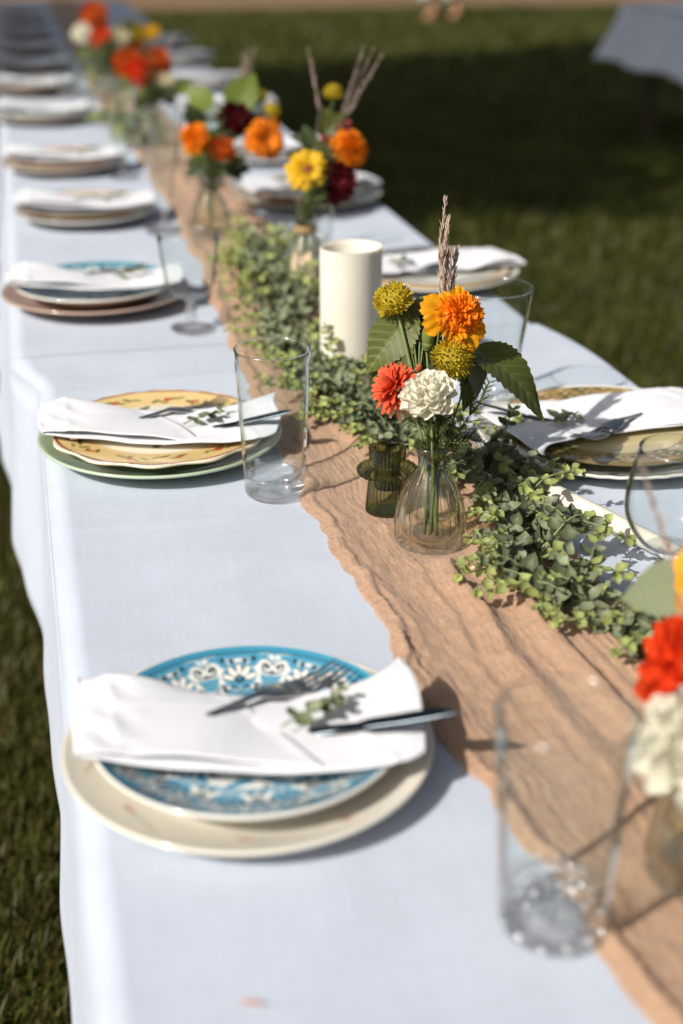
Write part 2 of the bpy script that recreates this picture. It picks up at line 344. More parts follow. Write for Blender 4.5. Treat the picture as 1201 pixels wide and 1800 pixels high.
# ================================================================== THE PLACE
# ground
def flat_sheet(name, x0, x1, y0, y1, z, m, n=2):
    xs = np.linspace(x0, x1, n); ys = np.linspace(y0, y1, n); X, Y = np.meshgrid(xs, ys, indexing='ij')
    return tag(link(name, mesh(name, np.stack([X, Y, np.full_like(X, z)], -1).reshape(-1, 3), grid_faces(n, n), m)), kind='structure')
flat_sheet('lawn', -150, 150, -60, 260, 0, M['lawn'])
flat_sheet('path', -60, 60, 18.2, 23.0, 0.004, M['soil'])

# grass blades
def grass(x0, x1, y0, y1, dens, wid, hgt, seed, brown=0.10):
    g = np.random.default_rng(seed); n = int((x1-x0)*(y1-y0)*dens)
    x = g.uniform(x0, x1, n); y = g.uniform(y0, y1, n)
    patch = 0.5+0.5*np.sin(x*5.1+1.3*np.sin(y*3.7))*np.sin(y*4.3+1.7*np.sin(x*2.9))
    h = hgt*g.uniform(0.45, 1.15, n)*(0.7+0.5*patch); a = g.uniform(0, 2*np.pi, n); lean = g.uniform(0.1, 0.95, n)*h; w = wid*g.uniform(0.6, 1.2, n)
    dx, dy = np.cos(a), np.sin(a); px, py = -dy*w/2, dx*w/2
    V = np.empty((n, 5, 3))
    V[:, 0] = np.c_[x-px, y-py, np.zeros(n)]; V[:, 1] = np.c_[x+px, y+py, np.zeros(n)]
    V[:, 2] = np.c_[x+dx*lean*0.35-px*0.8, y+dy*lean*0.35-py*0.8, h*0.6]; V[:, 3] = np.c_[x+dx*lean*0.35+px*0.8, y+dy*lean*0.35+py*0.8, h*0.6]
    V[:, 4] = np.c_[x+dx*lean, y+dy*lean, h*0.95]
    o = np.arange(n)[:, None]*5
    F = np.concatenate([o+np.array([0, 1, 3]), o+np.array([0, 3, 2]), o+np.array([2, 3, 4])])
    dry = (g.random(n) < brown)[:, None]; k = (g.uniform(0.6, 1.35, n)*(0.75+0.4*patch))[:, None]
    c = np.where(dry, np.array([[0.095, 0.068, 0.022]]), np.array([[0.085, 0.098, 0.016]]))*k
    return V.reshape(-1, 3), F, np.repeat(c, 5, 0)
parts = [grass(-1.1, 0.05, 0.4, 3.2, 14000, 0.0040, 0.040, 1, 0.36), grass(-0.75, 0.0, 3.2, 6, 4000, 0.007, 0.05, 2, 0.25),
         grass(0.72, 2.6, 1.6, 5.0, 6500, 0.007, 0.05, 3), grass(0.8, 4.2, 5.0, 9.5, 2600, 0.011, 0.06, 4), grass(0.8, 6.5, 9.5, 18.1, 700, 0.022, 0.06, 5)]
off = 0; vs = []; fs = []; cs = []
for v, f, c in parts: vs.append(v); fs.append(f+off); cs.append(c); off += len(v)
tag(link('grass', mesh('grass', np.concatenate(vs), np.concatenate(fs), M['blade'], False, color=np.concatenate(cs))), kind='stuff', label='short olive green lawn grass beside the table')

# trees left of the lawn: they cast the broad shade behind the table
def shade_tree(x, y, z0, z1, rad, n, label, seed):
    g = np.random.default_rng(seed); root = empty('tree', (x, y, 0), 0, label, 'tree', 'trees shading the lawn')
    t = MB(); pts = spline([(0, 0, -0.1), (0.1, 0.05, z0*0.6), (-0.05, 0.1, z0+0.6), (0.05, 0, z1*0.8)], 14)
    t.tube(pts, [0.20*(1-0.75*i/13) for i in range(14)], seg=10)
    for k in range(16):
        zz = z0+(z1-z0)*(0.02+0.75*k/16); a = k*2.4; L = rad*(0.85-0.4*k/16)
        t.tube(spline([(0.03, 0.03, zz-0.3), (math.cos(a)*L*0.5, math.sin(a)*L*0.5, zz+0.15), (math.cos(a)*L, math.sin(a)*L, zz+0.5)], 6), [0.06*(1-0.14*i) for i in range(6)], seg=6)
    t.build('trunk', M['bark'], root)
    nc = 110; cz = g.uniform(0, 1, nc); prof = np.clip(np.sin(np.pi*(cz*0.86+0.09)), 0, 1)**0.6
    ca = g.uniform(0, 2*np.pi, nc); cr = rad*prof*np.sqrt(g.uniform(0.05, 1, nc))*g.uniform(0.8, 1.1, nc)
    C = np.c_[cr*np.cos(ca), cr*np.sin(ca), z0+(z1-z0)*cz]
    idx = g.integers(0, nc, n); p = C[idx]+g.normal(0, 0.30, (n, 3))*np.array([1, 1, 0.8])
    s = g.uniform(0.05, 0.11, n)[:, None]; u = g.normal(size=(n, 3)); u /= np.linalg.norm(u, axis=1)[:, None]
    w = np.cross(u, g.normal(size=(n, 3))); w /= np.linalg.norm(w, axis=1)[:, None]
    V = np.stack([p-u*s*1.4, p+w*s*0.6, p+u*s*1.4, p-w*s*0.6], 1).reshape(-1, 3)
    link('crown', mesh('crown', V, np.arange(n*4).reshape(-1, 4), M['crown'], False), root)
shade_tree(-5.2, 4.75, 3.2, 9.6, 1.40, 26000, 'tall leafy tree standing left of the lawn, nearer the tables', 11)
shade_tree(-4.6, 6.2, 3.0, 9.8, 1.8, 30000, 'tall leafy tree standing left of the lawn, farther along', 12)

shade_tree(-5.0, 3.45, 3.3, 5.1, 0.95, 4200, 'small leafy tree standing left of the dining tables', 13)

shade_tree(-6.35, 2.25, 7.2, 9.8, 1.0, 2600, 'slender leafy tree standing farthest left of the tables', 14)

# tables and cloths
def box(mb, x0, x1, y0, y1, z0, z1):
    V = [(x, y, z) for x in (x0, x1) for y in (y0, y1) for z in (z0, z1)]
    mb.add(V, [(0, 1, 3, 2), (4, 6, 7, 5), (0, 4, 5, 1), (2, 3, 7, 6), (0, 2, 6, 4), (1, 5, 7, 3)])
def table(x0, x1, y0, y1, label, group='long dining tables'):
    r = empty('dining_table', ((x0+x1)/2, (y0+y1)/2, 0), 0, label, 'table', group)
    hx, hy = (x1-x0)/2-0.01, (y1-y0)/2-0.006
    b = MB(); box(b, -hx, hx, -hy, hy, T-0.045, T-0.018); b.build('table_top', M['wood'], r, smooth=False)
    for sx in (-1, 1):
        for sy in (-1, 1):
            b = MB(); box(b, sx*(hx-0.12)-0.018, sx*(hx-0.12)+0.018, sy*(hy-0.2)-0.018, sy*(hy-0.2)+0.018, 0, T-0.045); b.build('leg', M['wood'], r, smooth=False)
def tablecloth(x0, x1, y0, y1, zt, drop, flare, seed, label, ny=None, i_pull=False):
    g = np.random.default_rng(seed); ph = g.uniform(0, 6.28, 8)
    ny = ny or int((y1-y0)/0.008); ys = np.linspace(y0, y1, ny)
    rad = 0.008; s_drop = np.linspace(1, 0.0, 18)**1.0; arc = np.linspace(0, np.pi/2, 7)
    xs_top = np.linspace(x0+rad, x1-0.011, 46)
    prof = []  # (side, depth fraction, x, z)
    for d in s_drop[:-1]: prof.append((-1, d, x0, -rad-(drop-rad)*d))
    for a in arc: prof.append((-1, 0, x0+rad*(1-math.sin(a)), -rad+rad*math.sin(a) if True else 0))
    for x in xs_top[1:-1]: prof.append((0, 0, x, 0))
    for a in arc[::-1]: prof.append((1, 0, x1-0.011+0.004*math.cos(a), -0.004+0.004*math.sin(a)))
    for d in s_drop[:-1][::-1]: prof.append((1, d, x1-0.007, -0.004-(drop-0.004)*d))
    side = np.array([p[0] for p in prof])[None, :]; dep = np.array([p[1] for p in prof])[None, :]
    X = np.repeat(np.array([p[2] for p in prof])[None, :], ny, 0); Z = np.repeat(np.array([p[3] for p in prof])[None, :], ny, 0)
    Y = np.repeat(ys[:, None], len(prof), 1)
    fl = flare(Y) if callable(flare) else flare
    rip = 0.65+0.2*np.sin(Y*13+ph[0]+1.5*np.sin(Y*3+ph[1]))+0.12*np.sin(Y*31+ph[2])
    rip = np.where(side < 0, rip, 0.5+0.4*np.sin(Y*11+ph[3]+2*np.sin(Y*2.3+ph[4])))
    X += side*dep**1.2*np.where(side < 0, fl*(0.4+0.9*rip)+0.004, 0.3*fl*(rip-0.6)-0.004)
    if i_pull: 
        k_ = np.clip((Y-(y1-0.16-0.26*dep))/(0.14+0.26*dep), 0, 1); X -= 0.034*k_**2*(3-2*k_)*np.clip((x0+0.10-X)/0.10, 0, 1)
        k_ = np.clip((Y-(y1-0.20))/0.20, 0, 1); X -= 0.028*k_**2*np.clip((X-(x1-0.12))/0.12, 0, 1)
    Z += np.where(dep > 0, 0.006*np.sin(Y*9+ph[5])*dep, 0)
    top = (side == 0)
    wav = 0.0006*np.sin(Y*34+3*np.sin(X*7+ph[6])+ph[7])*np.sin(X*3.1+1+Y*2)+0.0005*np.sin(X*41+2*np.sin(Y*5))*np.sin(Y*4.1+ph[2])
    for yc in np.arange(y0+0.31, y1-0.1, 0.46): wav = wav+0.0011*np.exp(-((Y-yc-0.004*np.sin(X*9+yc))/0.006)**2)*(0.6+0.4*np.sin(X*13+yc*5))
    for k in range(30):
        cx, cy_, an, ln = g.uniform(x0, x1), g.uniform(y0, y1), g.normal(0.3, 0.6), g.uniform(0.05, 0.16)
        dx, dy = X-cx, Y-cy_; al = dx*math.cos(an)+dy*math.sin(an); ac = -dx*math.sin(an)+dy*math.cos(an)+0.1*al*al/ln
        wav = wav+g.uniform(0.0008, 0.0018)*np.exp(-(al/ln)**2-(ac/g.uniform(0.007, 0.014))**2)
    Z += np.where(top, wav, 0)
    V = np.stack([X, Y, Z+zt], -1).reshape(-1, 3)
    o = link('tablecloth', mesh('tablecloth', V, grid_faces(ny, len(prof)), M['cloth']))
    sm = o.modifiers.new('thickness', 'SOLIDIFY'); sm.thickness = 0.0012; sm.offset = 1
    return tag(o, label, 'tablecloth', 'white tablecloths on the long tables')
def fl1(Y): return 0.013+np.interp(Y, [0.5, 1.15, 1.43, 1.57, 1.74, 1.89], [0.0, 0.0, 0.002, 0.006, -0.001, 0.0])
def fl2(Y): return np.interp(Y, [1.86, 1.95, 2.25, 2.7], [0.012, 0.013, 0.028, 0.032])+0.004*np.sin(Y*3)
tnames = ['nearest', 'second', 'third', 'fourth', 'fifth']
where = ['under the teal and yellow place settings', 'under the candlelit middle settings', 'under the sunny far settings', 'where the tree shade begins', 'farthest off in the deep shade']
spans = [(-0.005, 0.760, 0.06, 1.885, 0.0), (-0.040, 0.728, 1.868, 3.71, -0.003), (-0.045, 0.722, 3.70, 5.53, -0.006), (-0.05, 0.715, 5.52, 7.35, -0.009), (-0.05, 0.715, 7.34, 9.2, -0.012)]
for i, (x0, x1, y0, y1, dz) in enumerate(spans):
    table(x0+0.004, x1-0.004, y0 if i == 0 else y0+0.02, y1, 'wooden folding table hidden under its white cloth, ' + tnames[i] + ' in the long row')
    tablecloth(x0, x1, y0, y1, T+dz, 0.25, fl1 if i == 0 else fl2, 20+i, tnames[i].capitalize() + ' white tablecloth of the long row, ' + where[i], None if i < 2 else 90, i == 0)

# separate table in the shade at the right
table(3.50, 4.26, 6.1, 8.02, 'folding table under a shaded white cloth, alone on the lawn', 'side tables')
oo = tablecloth(3.496, 4.264, 6.1, 8.03, T+0.002, 0.30, 0.13, 31, 'shaded white tablecloth hanging from a separate table across the lawn', 90); oo['group'] = 'side tablecloths'

# gauze runner
def runner_edges(y):
    L = np.interp(y, [0.2, 0.55, 0.83, 1.05, 1.3, 1.6, 1.87, 2.55, 3.3, 4.2, 9], [0.33, 0.298, 0.272, 0.263, 0.256, 0.262, 0.262, 0.285, 0.285, 0.25, 0.24])
    Rr = np.interp(y, [0.2, 0.6, 0.95, 1.04, 1.19, 1.45, 1.8, 2.55, 3.3, 4.2, 9], [0.56, 0.535, 0.506, 0.484, 0.482, 0.482, 0.47, 0.452, 0.45, 0.42, 0.41])
    return L, Rr
STAND = [(0.355, 1.178, 0.045), (0.334, 1.262, 0.034), (0.398, 1.70, 0.05), (0.43, 2.154, 0.04), (0.333, 2.551, 0.045), (0.377, 0.65, 0.05)]
def snoise(X, Y, seed):
    g = np.random.default_rng(seed); s = np.zeros_like(X)
    for k in range(7):
        a, b, p = g.normal(0, 1, 2).tolist()+[g.uniform(0, 6.28)]; s += np.sin(X*a+Y*b+p)/2.6
    return s
def runner_piece(y0, y1, ny, nu):
    ys = np.linspace(y0, y1, ny); u = np.linspace(0, 1, nu); Y, U = np.meshgrid(ys, u, indexing='ij')
    L, Rr = runner_edges(Y)
    L = L+0.006*snoise(Y*16, Y*5, 3)+0.003*snoise(Y*60, Y*2, 4)+0.0012*snoise(Y*230, Y, 14); Rr = Rr+0.005*snoise(Y*14, Y*3, 5)+0.003*snoise(Y*50, Y, 6)
    X = L+(Rr-L)*U
    Z = np.zeros_like(X)
    # a few long loose folds that run with the cloth: soft on the left, steep on the right
    for k, (u0, wd, a) in enumerate([(0.07, .035, .0045), (0.16, .05, .0085), (0.25, .028, .005), (0.36, .06, .009), (0.45, .03, .005), (0.57, .05, .0075), (0.66, .035, .006), (0.78, .06, .0075), (0.90, .04, .006)]):
        c = u0+0.045*snoise(Y*1.5, Y*0.3, 30+k)+0.012*snoise(Y*6, Y, 50+k); d = (U-c)/wd
        amp = np.clip(0.45+0.75*snoise(Y*2.2+k, Y*0.2, 70+k), 0.0, 1.3)
        Z += a*amp*np.where(d < 0, np.exp(-(d*0.8)**2), np.exp(-(d*1.9)**2))
    # short pinched creases
    g = np.random.default_rng(77)
    for k in range(30):
        yc = g.uniform(y0, min(y1, y0+2.2)); uc = g.uniform(0.04, 0.96); ln = g.uniform(0.03, 0.13); sl = g.normal(0, 0.5)
        c = uc+sl*(Y-yc)+0.01*np.sin(Y*40+k); d = (U-c)/g.uniform(0.007, 0.018); e = np.exp(-((Y-yc)/ln)**2)
        Z += g.uniform(0.001, 0.003)*e*np.where(d < 0, np.exp(-(d*0.4)**2), np.exp(-(d*1.6)**2))
    # fine lengthwise gathers in patches
    for k, f in enumerate((19, 29, 43)):
        w = U*f+0.8*snoise(Y*3.2, U*2, 90+k)+0.45*snoise(Y*21, U*6, 95+k); r_ = np.abs(np.sin(np.pi*w))**5
        Z += (0.0010, 0.0008, 0.0006)[k]*r_*np.clip(0.35+0.8*snoise(Y*5, U*7, 100+k), 0, 1.2)
    Z += 0.0022*(0.5+0.5*snoise(Y*4, U*3, 63))
    Z += 0.00028*snoise(Y*60, X*260, 60)+0.00028*snoise(Y*110, X*190, 62)+0.0002*snoise(Y*200, X*420, 64)
    env = np.clip(np.minimum(U, 1-U)/0.05, 0, 1)**0.7; Z = Z*(0.12+0.88*env)
    for sx, sy, sr in STAND:
        d = np.hypot(X-sx, Y-sy)/sr; k = np.clip((d-0.75)/0.5, 0, 1); Z = Z*k+0.0015*(1-k)
    return np.stack([X, Y, T+0.0030+np.maximum(Z, 0)], -1).reshape(-1, 3), grid_faces(ny, nu)
va, fa = runner_piece(0.25, 2.2, 900, 130); vb, fb = runner_piece(2.2, 9.0, 500, 60)
ro = link('table_runner', mesh('table_runner', np.concatenate([va, vb]), np.concatenate([fa, fb+len(va)]), M['gauze']))
tag(ro, 'crinkled terracotta gauze runner down the middle of the table', 'table runner')

# ------------------------------------------------------------------ plates
def plate_profile(Rr, h, well, wz, lip=0.0018, thick=0.0035, foot=None):
    """closed cross section, top from the centre out, then the underside back in"""
    foot = foot or well*0.8
    top = [(0.0005, wz)]+[(well*t, wz) for t in (0.3, 0.6, 0.85)]
    for t in np.linspace(0, 1, 26)[0:]:
        r = well+(Rr-well)*t; z = wz+(h-wz)*(t**1.25); top.append((r, z))
    rim = [(Rr+lip*0.7, h-lip*0.2), (Rr+lip, h-lip), (Rr+lip*0.5, h-lip*1.9)]
    und = [(well+(Rr-well)*t, wz+(h-wz)*(t**1.25)-thick-0.001*(1-t)) for t in np.linspace(0.94, 0.12, 9)]
    und += [(foot+0.004, 0.0006), (foot, 0), (foot-0.004, 0.0006), (foot-0.006, max(0.001, wz-thick)), (0.0005, max(0.001, wz-thick))]
    return top+rim+und
def plate(name, loc, Rr, h, well, wz, colfun, label, cat, group, seg=96, rfun=None, rz=0.0, dense=False):
    pr = plate_profile(Rr, h, well, wz)
    if dense:
        a = np.array(pr); k = 4+26
        top = a[:k]; rr = np.interp(np.linspace(0, k-1, 120), np.arange(k), top[:, 0]); zz = np.interp(np.linspace(0, k-1, 120), np.arange(k), top[:, 1])
        q = np.linspace(0.0005, Rr, 150); pr = [(x, float(np.interp(x, top[:, 0], top[:, 1]))) for x in q]+pr[k:]
    V, F = lathe(pr, seg, rfun)
    r = np.hypot(V[:, 0], V[:, 1])/Rr; th = np.arctan2(V[:, 1], V[:, 0])
    ntop = len(pr)-17; isunder = (np.arange(len(V)) % len(pr)) >= ntop
    C = colfun(r, th, V)
    C[isunder] = colfun(np.full(isunder.sum(), 2.0), th[isunder], V[isunder])
    o = link(name, mesh(name, V, F, M['print'], color=C)); o.location = loc; o.rotation_euler = (0, 0, rz)
    return tag(o, label, cat, group)
def c3(r, g, b): return np.array(srgb(r, g, b)[:3])
def blend(C, mask, col): C[:] = C*(1-mask[:, None])+np.asarray(col)*mask[:, None]
def sm(e0, e1, x): t = np.clip((x-e0)/(e1-e0), 0, 1); return t*t*(3-2*t)
def plain(col, rim=None, rimw=0.965, under=None):
    def f(r, th, V):
        C = np.tile(np.asarray(col, float), (len(r), 1))
        if rim is not None: blend(C, sm(rimw-0.008, rimw, r), rim)
        return C
    return f
def ell(P, c, a, b, ang, soft=0.12):
    d = P-np.array(c); ca, sa = math.cos(ang), math.sin(ang)
    u = (d[:, 0]*ca+d[:, 1]*sa)/a; v = (-d[:, 0]*sa+d[:, 1]*ca)/b
    return 1-sm(1-soft, 1+soft, np.hypot(u, v))
def arabesque(Rr, teal, white=(0.83, 0.82, 0.76), ink=(0.012, 0.03, 0.05), N=11):
    """white scrollwork with black lines and teal grounds, a teal band at the rim"""
    def f(r, th, V):
        C = np.tile(np.asarray(white, float), (len(r), 1))
        sec = th/(2*np.pi)*N; k = np.floor(sec+0.5); a = sec-k           # -0.5..0.5
        P = np.c_[a*2*np.pi/N*r*1.0, r]                                 # along, outward (plate radii)
        side = np.sign(a)+(a == 0); Q = np.c_[np.abs(P[:, 0]), P[:, 1]]
        band = (r > 0.50) & (r < 1.01)
        blend(C, band*(0.86-0.25*np.abs(np.sin(th*N*2+r*20))), teal)
        blend(C, ell(Q, (0.17, 0.73), 0.070, 0.15, 0.15)*band, white); blend(C, ell(Q, (0, 0.80), 0.11, 0.10, 0)*band, white); blend(C, ell(Q, (0.10, 0.615), 0.07, 0.05, 0.4)*band, white)
        # teal grounds between the motifs
        g = np.maximum.reduce([ell(Q, (0.14, 0.885), 0.085, 0.03, 0.5), ell(Q, (0.0, 0.93), 0.16, 0.022, 0), ell(Q, (0.20, 0.70), 0.05, 0.14, 0.2), ell(Q, (0.06, 0.62), 0.055, 0.035, 0.6), ell(Q, (0.0, 0.78), 0.12, 0.10, 0)])
        blend(C, g*band*0.92, teal)
        # white palmette with a dark heart
        for (c, aa, bb, an) in [((0, 0.80), 0.022, 0.062, 0), ((0.045, 0.80), 0.02, 0.055, -0.6), ((0.075, 0.765), 0.017, 0.048, -1.15)]:
            blend(C, ell(Q, c, aa+0.008, bb+0.008, an)*band, ink); blend(C, ell(Q, c, aa, bb, an)*band, white)
        blend(C, ell(Q, (0, 0.745), 0.036, 0.030, 0)*band, ink); blend(C, ell(Q, (0, 0.752), 0.013, 0.016, 0)*band, teal)
        # scrolls either side
        for (cx, cy, s, tw) in [(0.195, 0.835, 0.058, 1), (0.17, 0.62, 0.05, -1)]:
            dx = (Q[:, 0]-cx)/s; dy = (Q[:, 1]-cy)/s; d = np.hypot(dx, dy); an = np.arctan2(dy, dx)*tw
            spi = np.abs(((d*1.55-an/(2*np.pi)+0.1) % 1)-0.5)
            m = (1-sm(0.17, 0.24, spi))*(1-sm(0.95, 1.1, d)); blend(C, sm(1.15, 1.0, d)*band*0.9, white); blend(C, m*band, ink)
            blend(C, (1-sm(0.2, 0.3, d))*band, ink)
        # stems
        st = np.abs(Q[:, 1]-(0.70-1.4*(Q[:, 0]-0.09)**2*8+0.02*np.sin(Q[:, 0]*60))); blend(C, (1-sm(0.008, 0.014, st))*(Q[:, 0] < 0.2)*band, ink)
        st = np.abs(Q[:, 0]-0.262+0.03*np.sin(Q[:, 1]*26)); blend(C, (1-sm(0.007, 0.013, st))*band, ink)
        for (c, q) in [((0.10, 0.67), 0.026), ((0.045, 0.885), 0.02), ((0.11, 0.90), 0.018), ((0.24, 0.91), 0.015), ((0.12, 0.56), 0.018), ((0.25, 0.73), 0.017), ((0.08, 0.68), 0.014)]:
            blend(C, ell(Q, c, q, q, 0)*band, ink if q > 0.016 else white)
        # centre: looser scrolls of the same colours
        inner = r < 0.5
        w = np.sin(r*34+3*np.cos(th*6))*np.cos(th*6+r*9); blend(C, sm(0.25, 0.4, w)*inner, teal); blend(C, sm(0.62, 0.72, np.abs(w))*inner*(w < 0), ink)
        blend(C, sm(0.945, 0.955, r), teal); blend(C, sm(0.94, 0.945, r)*(1-sm(0.95, 0.955, r)), ink)
        blend(C, sm(0.992, 0.998, r), (0.80, 0.78, 0.70))
        return C
    return f
def peppers(r, th, V):
    """warm yellow rim, cream well, red peppers, berries and olive leaves, red-brown edge"""
    C = np.tile(c3(236, 205, 140), (len(r), 1)); cream = c3(246, 236, 214)
    blend(C, 1-sm(0.60, 0.70, r), cream)
    P = np.c_[np.cos(th)*r, np.sin(th)*r]; red = c3(196, 52, 26); oliv = c3(112, 112, 52); brn = c3(120, 70, 40)
    g = random.Random(5)
    for k in range(13):
        a = k*2*math.pi/13+g.uniform(-0.12, 0.12); rr = g.uniform(0.77, 0.84)
        for j in range(4):
            aa = a+(j-1.5)*0.10; q = rr+g.uniform(-0.06, 0.06); blend(C, ell(P, (math.cos(aa)*q, math.sin(aa)*q), 0.055, 0.022, aa+g.uniform(-1.4, 1.4)), oliv if j % 2 else c3(150, 140, 80))
        if k % 2 == 0:
            blend(C, ell(P, (math.cos(a)*rr, math.sin(a)*rr), 0.04, 0.034, a), red); blend(C, ell(P, (math.cos(a)*rr+0.012, math.sin(a)*rr+0.01), 0.012, 0.01, 0), c3(236, 120, 70))
        else:
            blend(C, ell(P, (math.cos(a+0.1)*rr, math.sin(a+0.1)*rr), 0.055, 0.02, a+2.1), red)
    for (c, aa, bb, an, co) in [((-0.10, 0.50), 0.10, 0.035, 1.9, red), ((0.02, 0.47), 0.11, 0.035, 1.6, red), ((0.22, 0.36), 0.11, 0.04, 0.2, red), ((-0.25, 0.55), 0.08, 0.03, 0.8, oliv), ((0.1, 0.58), 0.09, 0.035, 0.4, oliv),
                                ((-0.42, 0.42), 0.06, 0.05, 0, red), ((-0.32, 0.38), 0.08, 0.03, 2.4, oliv), ((0.3, -0.3), 0.1, 0.035, 2.6, red), ((-0.2, -0.35), 0.1, 0.04, 0.9, oliv), ((0.05, -0.45), 0.06, 0.055, 0, red)]:
        blend(C, ell(P, c, aa, bb, an), co)
    blend(C, sm(0.955, 0.97, r), c3(150, 62, 30)); blend(C, sm(0.99, 0.995, r), c3(240, 228, 205))
    return C
def mosaic(r, th, V):
    """cream well, ochre and olive leaf beads crowded round the rim"""
    C = np.tile(c3(206, 190, 144), (len(r), 1)); blend(C, sm(0.66, 0.69, r), c3(164, 138, 84)); band = (r > 0.66) & (r < 1.02)
    g = random.Random(9)
    for ring, rr in enumerate((0.72, 0.80, 0.88, 0.955)):
        N = int(30*rr)
        s = th/(2*np.pi)*N+(ring % 2)*0.5; k = np.floor(s); a = s-k-0.5
        h = np.abs(np.sin(k*12.98+ring*7.3)*43758.5) % 1
        m = (1-sm(0.75, 1.0, np.hypot(a/0.44, (r-rr)/0.043)))*band
        for t, co in ((0.0, c3(124, 104, 48)), (0.35, c3(166, 138, 70)), (0.6, c3(90, 92, 50)), (0.85, c3(196, 150, 108))): blend(C, m*(h >= t), co)
        blend(C, (1-sm(0.75, 1, np.hypot((a+0.08)/0.15, (r-rr-0.006)/0.012)))*band, c3(226, 212, 160))
    blend(C, sm(0.985, 0.995, r), c3(120, 104, 66)); return C
def creammotif(r, th, V):
    C = np.tile(np.array([0.78, 0.74, 0.64]), (len(r), 1)); P = np.c_[np.cos(th)*r, np.sin(th)*r]
    for a in (-1.75, -1.12, -0.3, 0.8, 1.9, 2.9, -2.6):
        c = (math.cos(a)*0.83, math.sin(a)*0.83); rd = c3(176, 92, 62)
        blend(C, ell(P, c, 0.06, 0.012, a+0.4, 0.4)*0.7, rd); blend(C, ell(P, (c[0]+0.03, c[1]-0.015), 0.035, 0.014, a+1.6, 0.4)*0.7, rd)
        blend(C, ell(P, (c[0]+0.10*math.cos(a+1.57), c[1]+0.10*math.sin(a+1.57)), 0.05, 0.03, a, 0.5)*0.35, c3(150, 190, 190)); blend(C, ell(P, (c[0]+0.2*math.cos(a+1.57), c[1]+0.2*math.sin(a+1.57)), 0.09, 0.008, a+1.4, 0.4)*0.6, c3(110, 70, 45))
    return C
def dots(r, th, V):
    C = np.tile(np.array([0.80, 0.78, 0.70]), (len(r), 1)); s = th/(2*np.pi)*30; a = s-np.floor(s)-0.5; k = np.floor(s)
    m = (1-sm(0.75, 1, np.hypot(a/0.38, (r-0.86)/0.07))); blend(C, m*((k % 3) == 0), c3(222, 150, 90)); blend(C, m*((k % 3) == 1), c3(210, 190, 110)); blend(C, m*((k % 3) == 2)*0.8, c3(150, 90, 70))
    blend(C, sm(0.975, 0.985, r), c3(196, 160, 100)); return C
teal = tuple(c3(60, 142, 172)); teal2 = tuple(c3(70, 140, 160))
wavy = lambda t, r, z: r*(1+0.022*np.cos(12*t)*np.clip((r-0.06)/0.06, 0, 1)**2)

